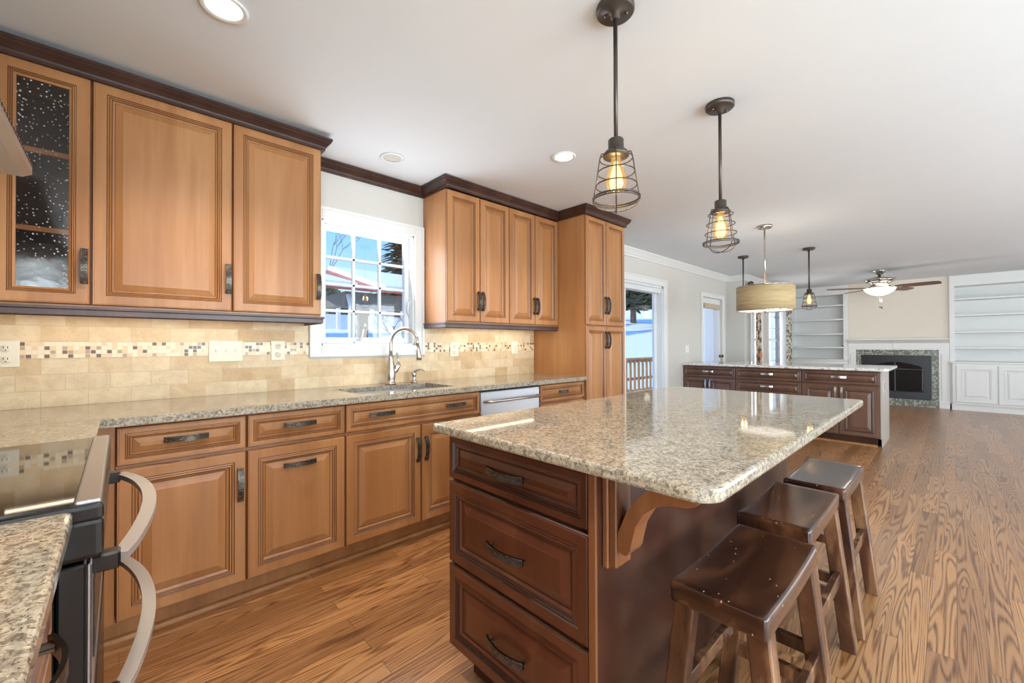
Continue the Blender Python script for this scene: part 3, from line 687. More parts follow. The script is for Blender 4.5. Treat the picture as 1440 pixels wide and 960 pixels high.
def upper_unit(y0, y1, label, doors, handle, z0=1.362, z1=2.345, glassd=False):
    w = y1-y0; r = thing('wall_cabinet', label, 'cabinet', group='maple wall cabinets above the backsplash'); place_left(r, (y0+y1)/2)
    if not glassd:
        b = B(); b.box(-w/2, w/2, -UD, -.002, z0, z1, 'maple_side'); b.build('cabinet_body', r)
    else:
        b = B(); t = .018
        b.box(-w/2, -w/2+t, -UD, -.002, z0, z1, 'maple_side'); b.box(w/2-t, w/2, -UD, -.002, z0, z1, 'maple_side'); b.box(-w/2+t, w/2-t, -UD, -.002, z0, z0+t, 'maple_side'); b.box(-w/2+t, w/2-t, -UD, -.002, z1-t, z1, 'maple_side'); b.box(-w/2+t, w/2-t, -.014, -.002, z0+t, z1-t, 'dark'); b.box(-w/2+t, -w/2+t+.002, -UD+.02, -.014, z0+t, z1-t, 'dark'); b.box(w/2-t-.002, w/2-t, -UD+.02, -.014, z0+t, z1-t, 'dark'); b.box(-w/2+t, w/2-t, -UD+.02, -.014, z0+t, z0+t+.002, 'dark')
        b.build('cabinet_body', r)
        for z in (1.664, 1.985): b = B(); b.box(-w/2+t+.003, w/2-t-.003, -UD+.006, -UD+.02, z, z+.02, 'maple'); b.box(-w/2+t+.003, w/2-t-.003, -UD+.02, -.015, z, z+.02, 'dark'); b.build('shelf', r)
    n = len(doors)
    for (x0, x1, side) in doors:
        x0, x1 = x0-(y0+y1)/2, x1-(y0+y1)/2
        hx = x1-.020 if side > 0 else x0+.020
        hd = [(hx, 1.533, True, .15)]
        if not glassd: front(r, 'door', x0+.002, x1-.002, z0+.008, z1-.004, -UD, 'maple', 'glaze', .85, .044, hd)
        else:
            p = prof(.62, .044)[:11]; b = B(); fr = p[-1][0]
            b.panel(x0+.002, x1-.002, z0+.008, z1-.004, -UD, p+[(fr+.008, .010), (fr+.008, 0)], 'maple', 'glaze', cap=False)
            # open the back so the glass shows the inside
            bf = [f for f in b.bm.faces if all(abs(v.co.y+UD) < 1e-5 for v in f.verts)]
            bmesh.ops.delete(b.bm, geom=bf, context='FACES_ONLY')
            o = b.build('door', r, fix=False); add_handle(o, hx, -UD-.020, 1.533, True)
            b = B(); b.box(x0+fr+.006, x1-fr-.006, -UD-.009, -UD-.005, z0+.008+fr+.004, z1-.004-fr-.004, 'seeded'); b.build('glass_pane', o)
upper_unit(-.372, -.092, 'maple wall cabinet with dark seeded glass door', [(-.372, -.092, 1)], 1, glassd=True)
upper_unit(-.092, .419, 'wide single door maple wall cabinet right of the glass one', [(-.092, .419, 1)], 1)
upper_unit(.419, .857, 'single door maple wall cabinet left of the kitchen window', [(.419, .857, 1)], 1)
upper_unit(1.737, 2.361, 'two door maple wall cabinet right of the kitchen window', [(1.737, 2.049, 1), (2.049, 2.361, -1)], 1)
upper_unit(2.361, 2.985, 'two door maple wall cabinet touching the tall pantry', [(2.361, 2.673, 1), (2.673, 2.985, -1)], 1)
def rail_profile(): return [(0, 0), (.020, 0), (.020, -.010), (.014, -.014), (.014, -.036), (.004, -.042), (0, -.042)]
b = B(); sweep(b, [(UF+.002, -.655), (UF+.002, .855), (XW+.02, .855)], rail_profile(), 1.361, 'rail'); struct(b.build('trim_7'), 'dark light rail under the near wall cabinets')
b = B(); sweep(b, [(XW+.02, 1.739), (UF+.002, 1.739), (UF+.002, 2.984)], rail_profile(), 1.361, 'rail'); struct(b.build('trim_8'), 'dark light rail under the far wall cabinets')
# under-cabinet lamps
for (y, n_) in ((.1, 0), (2.4, 1)):
    t_ = thing('undercabinet_light', ['slim light strip under the near wall cabinets', 'slim light strip under the far wall cabinets'][n_], 'light', (XW+.13, y, 1.352))
    b = B(); b.box(-.02, .02, -.3, .3, -.006, .009, 'trim', .003); b.build('housing', t_)
    l = area('undercabinet_lamp', (XW+.13, y, 1.343), (0, 0, -1), .03, .9, .6 if n_ == 0 else .8, (1, .80, .56))

pan = thing('pantry_cabinet', 'tall maple pantry cabinet with four doors beside the patio door', 'cabinet'); place_left(pan, (2.987+3.622)/2)
w = 3.622-2.987; b = B(); b.box(-w/2, w/2, -.62, -.002, .105, 2.350, 'maple_side'); b.build('cabinet_body', pan)
for z0, z1, hz in ((.114, 1.362, 1.235), (1.368, 2.345, 1.555)):
    for s in (-1, 1):
        x0, x1 = (-w/2+.003, -.002) if s < 0 else (.002, w/2-.003)
        front(pan, 'door', x0, x1, z0, z1, -.62, 'maple', 'glaze', .8, .040, [((x1-.020) if s < 0 else (x0+.020), hz, True, .16)])

# dishwasher
dw = thing('dishwasher', 'stainless dishwasher with bar handle in the left counter run', 'dishwasher'); place_left(dw, 2.11)
b = B(); b.box(-.297, .297, -.57, -.02, .0, .872, 'black'); b.build('dishwasher_body', dw)
b = B(); b.box(-.295, .295, -.622, -.572, .11, .865, 'dishw', .008, 2); b.build('door', dw)
b = B(); b.tube([(-.265, -.622, .80), (-.262, -.655, .80), (-.24, -.668, .80), (.24, -.668, .80), (.262, -.655, .80), (.265, -.622, .80)], .011, 'steel', 12); b.build('handle', dw)
b = B(); b.box(-.295, .295, -.545, -.53, .0, .10, 'black'); b.build('toe_panel', dw)

# countertops
def slab(b, poly, z0, z1, m, holes=(), bev=.006):
    q = bmesh.new()
    vs = [q.verts.new((x, y, z0)) for x, y in poly]
    f = q.faces.new(vs)
    r_ = bmesh.ops.extrude_face_region(q, geom=[f]); 
    for e in r_['geom']:
        if isinstance(e, bmesh.types.BMVert): e.co.z = z1
    bmesh.ops.recalc_face_normals(q, faces=q.faces[:])
    if bev: bmesh.ops.bevel(q, geom=[e for e in q.edges if abs(e.verts[0].co.z-e.verts[1].co.z) < 1e-5], offset=bev, segments=2, profile=.5, affect='EDGES')
    b.merge(q, m)
CF = -2.213
SK = (-2.70, -2.33, .99, 1.66)       # sink cut-out
b = B()
pieces = [(XW+.012, -1.803, YN+.012, -.053), (XW+.012, CF, -.053, SK[2]), (XW+.012, SK[0], SK[2], SK[3]), (SK[1], CF, SK[2], SK[3]), (XW+.012, CF, SK[3], 2.984), (PF-.02, CF, 2.984, 3.03)]
for x0, x1, y0, y1 in pieces[:5]: b.box(x0, x1, y0, y1, .882, .914, 'granite')
bmesh.ops.remove_doubles(b.bm, verts=b.bm.verts[:], dist=.0001)
o = b.build('countertop'); tag(o, 'speckled granite countertop with sink along the left wall', 'countertop')
sk = thing('sink', 'undermount stainless sink in the left countertop', 'sink', ((SK[0]+SK[1])/2, (SK[2]+SK[3])/2, .70))
b = B(); hx, hy = (SK[1]-SK[0])/2+.004, (SK[3]-SK[2])/2+.004; rings = []
for ins, z in ((0, .181), (.006, .02), (.03, .0)): rings.append([b.bm.verts.new(p) for p in ((-hx+ins, -hy+ins, z), (hx-ins, -hy+ins, z), (hx-ins, hy-ins, z), (-hx+ins, hy-ins, z))])
for a, c in zip(rings, rings[1:]):
    for k in range(4): b.face([a[k], c[k], c[(k+1) % 4], a[(k+1) % 4]], 'stainless')
b.face(rings[-1], 'stainless'); b.build('basin', sk, fix=False)
b = B(); b.lathe([(0, .004), (.035, .004), (.045, .0015), (.045, 0)], 'chrome', 24); b.build('drain', sk)

# faucet
fa = thing('faucet', 'brushed nickel gooseneck pull-down faucet at the sink', 'faucet', (-2.755, 1.405, .914), R(32))
b = B(); b.lathe([(0, 0), (.036, 0), (.036, .012), (.030, .018), (.030, .035), (.033, .06), (.031, .09), (.022, .155), (.018, .185), (.019, .19), (.019, .20), (.0, .20)], 'steel', 24); b.build('faucet_body', fa)
b = B(); pts = [(0, 0, .19), (0, 0, .25)]
for k in range(0, 13): a = PI-k*PI*1.05/12; pts.append((.105+.105*math.cos(a), 0, .29+.105*math.sin(a)))
b.tube(pts, .0125, 'steel', 14); b.build('spout', fa)
e = pts[-1]; b = B(); b.tube([e, (e[0]+.006, 0, e[2]-.03), (e[0]+.012, 0, e[2]-.075), (e[0]+.014, 0, e[2]-.10)], [.014, .016, .019, .018], 'steel', 16); b.build('spray_head', fa)
b = B(); b.tube([(.0, .015, .07), (.02, .03, .10), (.035, .045, .135), (.038, .048, .15)], [.018, .02, .018, .012], 'steel', 14); b.tube([(.036, .046, .145), (.022, .058, .19), (.012, .06, .225)], [.008, .006, .0055], 'steel', 10); b.build('lever_handle', fa)
sp = thing('soap_dispenser', 'small nickel soap dispenser beside the faucet', 'soap dispenser', (-2.77, 1.60, .914), R(40))
b = B(); b.lathe([(0, 0), (.024, 0), (.024, .008), (.017, .018), (.012, .04), (.017, .055), (.018, .075), (.010, .08), (0, .08)], 'steel', 20); b.build('pump_body', sp)
b = B(); b.tube([(0, 0, .078), (.012, 0, .088), (.05, 0, .098), (.078, 0, .088), (.084, 0, .078)], [.008, .008, .006, .005, .004], 'steel', 10); b.build('nozzle', sp)

# wall plates
def wall_plate(name, label, y, z, w, kind, x=XW+.010, h=.118, m='plate'):
    r = thing(name, label, 'outlet' if kind == 'outlet' else 'switch', (x, y, z), PI/2)
    b = B(); b.box(-w/2, w/2, -.007, 0, -h/2, h/2, m, .003, 2); b.build('cover_plate', r)
    if kind == 'outlet':
        for zz in (-.025, .025):
            b = B(); b.lathe([(0, .004), (.015, .004), (.017, .002), (.017, 0)], m, 20); o = b.build('receptacle', r); o.rotation_euler = (R(90), 0, 0); o.location = (0, -.0065, zz)
            b = B(); b.box(-.0075, -.0050, -.0003, .0012, .0, .009, 'slot'); b.box(.0050, .0075, -.0003, .0012, .0, .009, 'slot'); b.box(-.002, .002, -.0003, .0012, -.010, -.006, 'slot'); q = b.build('slots', o); q.rotation_euler = (R(-90), 0, 0); q.location = (0, 0, .005)
    else:
        n = kind
        for k in range(n):
            xx = (k-(n-1)/2)*.046
            b = B(); b.box(xx-.005, xx+.005, -.0085, -.006, -.012, .012, m, .001); b.box(xx-.004, xx+.004, -.018, -.008, .0, .010, m, .001); b.build('toggle', r)
    return r
wall_plate('wall_outlet', 'cream outlet at the left edge of the mosaic band', -.365, 1.16, .08, 'outlet', XW+.0125)
wall_plate('light_switch', 'cream three gang light switch under the near wall cabinets', .44, 1.162, .163, 3, XW+.0125)
wall_plate('wall_outlet', 'cream outlet between triple switch and kitchen window', .706, 1.163, .078, 'outlet', XW+.0125)
wall_plate('wall_outlet', 'cream outlet just right of the kitchen window', 2.02, 1.158, .082, 'outlet', XW+.0125)
wall_plate('light_switch', 'cream single switch beside the tall pantry', 2.713, 1.168, .085, 1, XW+.0125)
wall_plate('light_switch', 'white switch on the wall right of the patio door', 6.45, 1.12, .12, 2, XW, m='trim')
wall_plate('wall_outlet', 'white wall plate right of the narrow glazed door', 8.0, 1.16, .08, 1, XW, m='trim')

# ------------------------------------------------------------------ range, hood, near counter (facing +Y)
rg = thing('range', 'black and stainless range with bowed silver oven handles', 'range', (-1.4125, YN, 0), PI)
hw = .3775
b = B(); b.box(-hw, hw, -.58, -.02, .02, .895, 'black', .004); b.build('range_body', rg)
b = B(); b.box(-hw, hw, -.640, -.02, .885, .918, 'black', .008, 2); b.build('cooktop_frame', rg)
b = B(); b.box(-hw+.012, hw-.012, -.636, -.603, .914, .9225, 'stainless', .003, 2); b.build('front_trim', rg)
b = B(); b.box(-hw+.02, hw-.02, -.602, -.04, .916, .9205, NT('black_ceramic_glass').set((.02, .018, .016, 1), .04, 0, 1.0), .001); b.build('glass_cooktop', rg)
b = B(); b.box(-hw, hw, -.640, -.58, .82, .893, 'black', .010, 2); b.build('control_panel', rg)
for z0, z1, zh in ((.585, .815, .80), (.09, .575, .545)):
    q = B(); q.box(-hw+.003, hw-.003, -.619, -.582, z0, z1, 'black', .004); q.box(-hw+.005, hw-.005, -.625, -.6185, z0+.002, z1-.002, 'stainless', .002); q.box(-hw+.05, hw-.05, -.6275, -.624, z0+.04, z1-.05, 'black'); q = q.build('oven_door', rg)
    b = B(); n = 20; pts = []
    for i in range(n+1):
        s = -1+2*i/n; pts.append((s*.335, -.660-.055*math.cos(s*PI/2)**.8, zh+.012*(1-s*s)))
    # flat bowed bar
    for a, c in zip(pts, pts[1:]):
        d = (Vector(c)-Vector(a)); b.beam(Vector(a)-d*.03, Vector(c)+d*.03, .026, .014, 'handle_bar', (0, 0, 1))
    h = b.build('oven_handle', q)
    for s in (-1, 1): b = B(); b.box(s*.330-.016, s*.330+.016, -.662, -.622, zh-.018, zh+.014, 'black', .004); b.build('handle_mount', h)
b = B(); b.box(-hw+.02, hw-.02, -.54, -.05, .0, .03, 'black'); b.build('plinth', rg)

hd = thing('range_hood', 'range hood corner with vent slots above the range', 'range hood', (-1.4125, YN, 0), PI)
b = B(); pr = [(0, 1.665), (-.46, 1.665), (-.478, 1.675), (-.478, 1.705), (-.44, 1.76), (-.36, 2.08), (0, 2.08)]
b.prism([(p[0], p[1]) for p in pr], 0, -.36, .36, 'stainless'); b.build('hood_body', hd)
b = B()
for k in range(26): x = .345-k*.0265; b.box(x-.007, x+.007, -.4795, -.4775, 1.695, 1.702, 'black')
b.build('vent_slots', hd)
b = B(); b.box(-.3, .3, -.42, -.10, 1.660, 1.6655, M['steel']); b.build('filter_panel', hd)

nc = thing('base_cabinet', 'maple base cabinet under the granite corner nearest the camera', 'cabinet', (-.55, YN, 0), PI, 'maple base cabinets under the long counter')
b = B(); b.box(-.45, .475, -.56, -.012, .105, .880, 'maple'); b.build('cabinet_body', nc)
for x0, x1 in ((.012, .472), (-.448, .008)):
    front(nc, 'drawer', x0, x1, .722, .872, -.56, 'maple', 'glaze', .72, .024, [((x0+x1)/2-.03, .795, False, .15)])
    front(nc, 'door', x0, x1, .114, .708, -.56, 'maple', 'glaze', 1, .044, [(x0+.03, .55, True, .15)])
b = B(); b.box(-.45, .475, -.49, -.012, 0, .104, 'maple'); b.build('toe_kick', nc)
b = B(); slab(b, [(-1.032, YN+.012), (-.08, YN+.012), (-.08, -.058), (-1.024, -.058), (-1.032, -.066)], .882, .914, 'granite', bev=.007)
tag(b.build('countertop'), 'short granite countertop right of the range, nearest the camera', 'countertop')

# ------------------------------------------------------------------ kitchen island (local = world)
isl = thing('kitchen_island', 'dark cherry kitchen island with three drawers facing the camera', 'kitchen island', (-.95, .87, 0))
ix0, ix1, iy0, iy1 = -1.263, -.640, .87, 2.60
def L_(x, y=0): return (x+.95, y-.87)
b = B(); b.box(ix0+.95, ix1+.95, 0.021, iy1-.87, .105, .880, 'cherry'); b.build('cabinet_body', isl)
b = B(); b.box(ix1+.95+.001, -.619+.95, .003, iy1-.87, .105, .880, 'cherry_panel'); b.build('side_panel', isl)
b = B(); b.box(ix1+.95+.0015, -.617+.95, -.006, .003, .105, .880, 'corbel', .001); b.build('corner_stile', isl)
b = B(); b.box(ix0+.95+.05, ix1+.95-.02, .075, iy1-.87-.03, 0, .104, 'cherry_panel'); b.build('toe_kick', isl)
for z0, z1, hz, k, fr in ((.716, .868, .795, .72, .024), (.416, .706, .555, 1, .036), (.116, .406, .255, 1, .036)):
    d = front(isl, 'drawer', ix0+.95+.002, ix1+.95-.002, z0, z1, .0205, 'cherry', 'cherry_glaze', k, fr, [(0, hz, False, .165)])
def corbel(yc):
    c = B(); d = .045
    c.box(-.6185+.95, -.601+.95, yc-d*.9, yc+d*.9, .628, .880, 'corbel', .003)
    c.box(-.6010+.95, -.580+.95, yc-d*.78, yc+d*.78, .634, .880, 'corbel', .003); c = c.build('corbel', isl)
    s = B()
    poly = [(-.580, .690), (-.578, .725), (-.554, .781), (-.526, .822), (-.488, .858), (-.455, .880), (-.385, .880), (-.374, .872), (-.376, .856), (-.386, .842), (-.404, .833), (-.424, .831), (-.449, .827), (-.480, .814), (-.509, .789), (-.530, .753), (-.541, .710), (-.545, .690), (-.552, .678), (-.562, .673), (-.574, .678)]
    pl = [(x+.95, z) for x, z in poly]
    A = [s.bm.verts.new((x, yc-.03, z)) for x, z in pl]; Bv = [s.bm.verts.new((x, yc+.03, z)) for x, z in pl]
    for i in range(len(pl)): s.face([A[i], A[(i+1) % len(pl)], Bv[(i+1) % len(pl)], Bv[i]], 'corbel')
    fa_ = s.face(A[::-1], 'corbel'); fb_ = s.face(Bv, 'corbel')
    bmesh.ops.triangulate(s.bm, faces=[fa_, fb_])
    s.build('curved_brace', c)
corbel(.065); corbel(1.45)
r_ = B(); r_.box(-.6185+.95, -.614+.95, .175, .222, .648, .712, 'black', .002); r_.build('outlet_plate', isl)
IX0, IX1, IY0, IY1 = -1.285, -.312, .815, 2.71
def rounded(x0, x1, y0, y1, r, n=6):
    p = []
    for cx, cy, a0 in ((x1-r, y1-r, 0), (x0+r, y1-r, 90), (x0+r, y0+r, 180), (x1-r, y0+r, 270)):
        for k in range(n+1): a = R(a0+90*k/n); p.append((cx+r*math.cos(a), cy+r*math.sin(a)))
    return p
b = B()
rr = .045; poly = []
for cx, cy, a0, r in ((IX1-.02, IY1-.02, 0, .02), (IX0+.02, IY1-.02, 90, .02), (IX0+.012, IY0+.012, 180, .012), (IX1-.055, IY0+.055, 270, .055)):
    for k in range(7): a = R(a0+90*k/6); poly.append((cx+r*math.cos(a), cy+r*math.sin(a)))
slab(b, poly, .882, .914, 'granite', bev=.008)
tag(b.build('island_countertop'), 'large beige granite slab on the kitchen island', 'countertop')

# ------------------------------------------------------------------ stools
def make_stool(label):
    r = thing('bar_stool', label, 'stool', group='dark saddle stools along the island')
    hx, hy, zt = .111, .245, .595
    b = B(); nx, ny = 8, 16
    def top(x, y): return zt-.009*(1-(y/hy)**2)
    q = bmesh.new(); gv = []
    # rounded slab built from a grid, bent to a saddle
    bmesh.ops.create_grid(q, x_segments=nx, y_segments=ny, size=1)
    for v in q.verts: v.co = Vector((v.co.x*hx, v.co.y*hy, 0))
    r2 = bmesh.ops.extrude_face_region(q, geom=q.faces[:])
    for e in r2['geom']:
        if isinstance(e, bmesh.types.BMVert): e.co.z = -.056
    bmesh.ops.recalc_face_normals(q, faces=q.faces[:])
    sharp = [e for e in q.edges if len(e.link_faces) == 2 and e.calc_face_angle(0) > 1]
    bmesh.ops.bevel(q, geom=sharp, offset=.009, segments=3, profile=.5, affect='EDGES')
    for v in q.verts: v.co.z += top(v.co.x, v.co.y) if v.co.z > -.03 else zt-.006*(1-(v.co.y/hy)**2)
    for f in q.faces: f.smooth = True
    b.merge(q, 'stool'); b.build('seat', r)
    tx, ty, fx, fy = .083, .200, .142, .218
    def at(sx, sy, z): k = 1-z/.545; return Vector((sx*(tx+(fx-tx)*k), sy*(ty+(fy-ty)*k), z))
    for sx in (-1, 1):
        for sy in (-1, 1):
            b = B(); b.beam(at(sx, sy, 0), at(sx, sy, .545), .050, .046, 'stool_leg', (0, 1, 0), .005); b.build('leg', r)
    for sy in (-1, 1):
        b = B(); z = .20; b.beam(at(-1, sy, z), at(1, sy, z), .022, .042, 'stool_leg', (0, 0, 1), .003); b.build('stretcher', r)
    for sx in (-1, 1):
        b = B(); z = .285; b.beam(at(sx, -1, z), at(sx, 1, z), .022, .042, 'stool_leg', (0, 0, 1), .003); b.build('stretcher', r)
    return r
st = make_stool('dark wooden saddle stool nearest the camera, its seat scratched and matte'); st.location = (-.393, 1.27, 0)
dup(st, (-.43, 1.855, 0), 0, 'dark wooden saddle stool between the two others')
dup(st, (-.42, 2.41, 0), 0, 'dark wooden saddle stool farthest along the island, silvery sheen on seat')

# ------------------------------------------------------------------ peninsula
YP = 6.30
pu = [(-2.858, -2.113, 'cherry base cabinet of the peninsula next to the left wall', 'dd'), (-2.113, -1.332, 'cherry drawer stack in the middle of the peninsula', 'dr'), (-1.332, -.582, 'cherry base cabinet at the open end of the peninsula', 'dd')]
for x0, x1, lab, kind in pu:
    w = x1-x0; r = thing('base_cabinet', lab, 'cabinet', ((x0+x1)/2, YP+.62, 0), 0, 'cherry peninsula cabinets')
    b = B(); b.box(-w/2, w/2, -.60, 0, .105, .875, 'cherry_pen'); b.build('cabinet_body', r)
    a, c = -w/2+.004, w/2-.004
    kw = dict(m='cherry_pen', mg='cherry_glaze')
    if kind == 'dd':
        front(r, 'drawer', a, c, .715, .862, -.60, 'cherry_pen', 'cherry_glaze', .72, .024, [(0, .795, False, .15)], 'steel')
        for s in (-1, 1):
            p0, p1 = (a, -.003) if s < 0 else (.003, c)
            front(r, 'door', p0, p1, .114, .702, -.60, 'cherry_pen', 'cherry_glaze', 1, .044, [((p1-.028) if s < 0 else (p0+.028), .60, True, .15)], 'steel')
    else:
        for z0, z1 in ((.715, .862), (.545, .702), (.335, .532), (.114, .322)):
            front(r, 'drawer', a, c, z0, z1, -.60, 'cherry_pen', 'cherry_glaze', .72, .024, [(0, (z0+z1)/2+.005, False, .15)], 'steel')
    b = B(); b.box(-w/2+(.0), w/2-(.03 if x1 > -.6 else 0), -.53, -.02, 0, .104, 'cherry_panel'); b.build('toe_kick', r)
b = B(); b.box(-.581, -.570, YP+.02, YP+.64, .10, .876, 'taupe'); b.box(XW+.004, -.570, YP+.641, YP+.80, 0, .876, 'taupe'); b.box(-.581, -.570, YP+.10, YP+.64, 0, .10, 'taupe')
struct(b.build('wall_half'), 'taupe half wall and end panel of the peninsula')
b = B(); b.box(-.570, -.5665, YP+.20, YP+.27, .635, .755, 'trim', .001); b.box(-.5665, -.565, YP+.222, YP+.248, .65, .74, 'slot'); tag(b.build('wall_outlet'), 'white outlet plate on the peninsula end panel', 'outlet')
b = B(); slab(b, [(XW+.004, YP-.035), (-.545, YP-.035), (-.505, YP+.005), (-.505, YP+1.02), (XW+.004, YP+1.02)], .878, .910, 'granite_w', bev=.006)
tag(b.build('peninsula_countertop'), 'pale granite countertop on the far peninsula', 'countertop')
b = B(); b.prism([(YP+.09-p[0], p[1]) for p in qr], 0, XW+.01, -.615, 'maple'); struct(b.build('trim_9'), 'quarter round at the peninsula toe kick')

# ------------------------------------------------------------------ far wall: bookcases, mantel, fireplace
YB = 11.0
def bookcase(name, label, x0, x1, xo0, xo1, shelves, doors):
    r = thing(name, label, 'bookcase', ((x0+x1)/2, YF, 0)); c = (x0+x1)/2; d = YF-YB
    b = B()
    b.box(x0-c, xo0-c, -d, -.002, .10, 2.36, 'trim'); b.box(xo1-c, x1-c, -d, -.002, .10, 2.36, 'trim'); b.box(xo0-c, xo1-c, -.025, -.002, .87, 2.25, 'trim'); b.box(xo0-c, xo1-c, -d, -.002, 2.232, 2.422, 'trim')
    b.box(x0-c, xo0-c, -d, -.002, 2.36, 2.422, 'trim'); b.box(xo1-c, x1-c, -d, -.002, 2.36, 2.422, 'trim')
    b.build('carcass', r)
    for z in shelves: b = B(); b.box(xo0-c, xo1-c, -d+.012, -.026, z-.03, z, 'trim', .002); b.build('shelf', r)
    b = B(); b.box(x0-c, x1-c, -d-.09, -d+.0, .84, .868, 'trim', .004); b.box(xo0-c, xo1-c, -d, -.026, .84, .868, 'trim'); b.build('ledge', r)
    b = B(); b.box(x0-c+.03, x1-c, -d-.07, -d-.0005, .11, .839, 'trim'); b.box(x0-c+.02, x1-c, -d-.04, -d, 0, .109, 'trim'); b.build('base', r)
    for a, e, hs in doors:
        o = front(r, 'door', a-c, e-c, .15, .80, -d-.07, 'trim', 'trim', 1, .06)
        b = B(); hx = (e-c-.045) if hs > 0 else (a-c+.045); b.box(hx-.03, hx+.03, -d-.115, -d-.105, .70, .71, 'trim'); b.box(hx-.022, hx-.018, -d-.106, -d-.09, .70, .71, 'trim'); b.box(hx+.018, hx+.022, -d-.106, -d-.09, .70, .71, 'trim'); b.build('handle', o)
    return r
bookcase('bookcase', 'white built-in bookcase left of the fireplace', XL+.004, -1.505, -2.53, -1.585, (2.02, 1.72, 1.415, 1.13), [(-2.53, -2.04, 1), (-2.03, -1.57, -1)])
bookcase('bookcase', 'white built-in bookcase right of the fireplace with panelled doors', -.055, 2.40, .008, 2.32, (2.008, 1.713, 1.41, 1.128), [(.02, .50, 1), (.515, 1.02, -1), (1.05, 1.55, 1), (1.56, 2.06, -1)])
b = B(); b.box(-1.62, -1.585, YB+.03, YB+.07, 1.142, 1.155, 'black', .004); tag(b.build('trinket'), 'small dark trinket at the end of a left bookcase shelf', 'trinket')
mt = thing('mantel', 'white fireplace mantel with panelled frieze', 'mantel', (-.78, YB+.02, 0))
MX0, MX1 = -.722, .722
b = B(); b.box(MX0, MX1, -.13, 0, 1.265, 1.292, 'trim', .005); b.prism([(-.11, 1.265), (-.03, 1.20), (0, 1.20), (0, 1.265)], 0, MX0, MX1, 'trim'); b.build('mantel_shelf', mt)
b = B(); b.box(MX0, MX1, -.03, 0, 1.075, 1.20, 'trim'); b.box(-.04, .04, -.045, -.03, 1.10, 1.19, 'trim', .006); b.build('frieze', mt)
for s in (-1, 1):
    b = B(); x0, x1 = (MX0, -.600) if s < 0 else (.585, MX1)
    b.box(x0, x1, -.03, 0, 0, 1.075, 'trim'); b.box(x0+.03, x1-.03, -.042, -.03, .16, 1.0, 'trim', .006); b.box(x0, x1, -.05, -.03, 0, .12, 'trim', .004); b.build('pilaster', mt)
b = B(); wall_cells(b, 1, YB+.01, YB+.022, -1.376, -.198, .0, 1.073, [(-1.30, -.29, .13, .97)], 'mosaic_fire'); struct(b.build('trim_10'), 'grey glass mosaic surround of the fireplace')
b = B(); wall_cells(b, 1, YB+.05, YF, -1.505, -.055, .0, ZC, [(-1.31, -.28, .12, .98)], 'wallw'); struct(b.build('wall_chimney'))
fp = thing('fireplace_insert', 'black gas fireplace insert with arched glass door', 'fireplace', (-.795, YB+.015, 0))
b = B(); wall_cells(b, 1, -.012, .006, -.503, .503, .132, .968, [(-.40, .40, .27, .86)], 'firebox'); b.build('surround_frame', fp)
b = B(); wall_cells(b, 1, .03, .032, -.49, .49, .14, .96, [], 'firebox'); b.box(-.40, .40, .25, .26, .26, .87, 'firebox'); b.box(-.40, .40, .03, .25, .255, .27, 'firebox'); b.build('firebox', fp)
ar = B(); pts = [(-.40+.8*k/16, .74+.10*math.sin(PI*k/16)) for k in range(17)]
for p, q in zip(pts, pts[1:]): ar.prism([(p[0], p[1]), (q[0], q[1]), (q[0], .862), (p[0], .862)], 1, -.016, .004, 'firebox')
ar.box(-.008, .008, -.016, .0, .27, .84, 'blackm'); ar.box(-.40, .40, -.016, 0, .695, .705, 'blackm'); ar.build('door_arch', fp)
b = B(); b.box(-.40, .40, .008, .011, .27, .862, glass('fireplace_glass', (.55, .55, .57, 1), .08)); b.build('glass_pane', fp)
b = B()
for k in range(4): b.box(-.44, .44, -.018, -.010, .155+k*.026, .167+k*.026, 'blackm', .002)
b.build('louver', fp)
for k, (x0, x1, z0, z1, y) in enumerate(((-.25, .2, .32, .36, .12), (-.15, .28, .36, .42, .16), (-.3, .05, .40, .34, .18))):
    b = B(); b.tube([(x0, y, z0), ((x0+x1)/2, y-.02, (z0+z1)/2+.015), (x1, y, z1)], [.03, .036, .028], 'log', 10); b.build('log', fp)

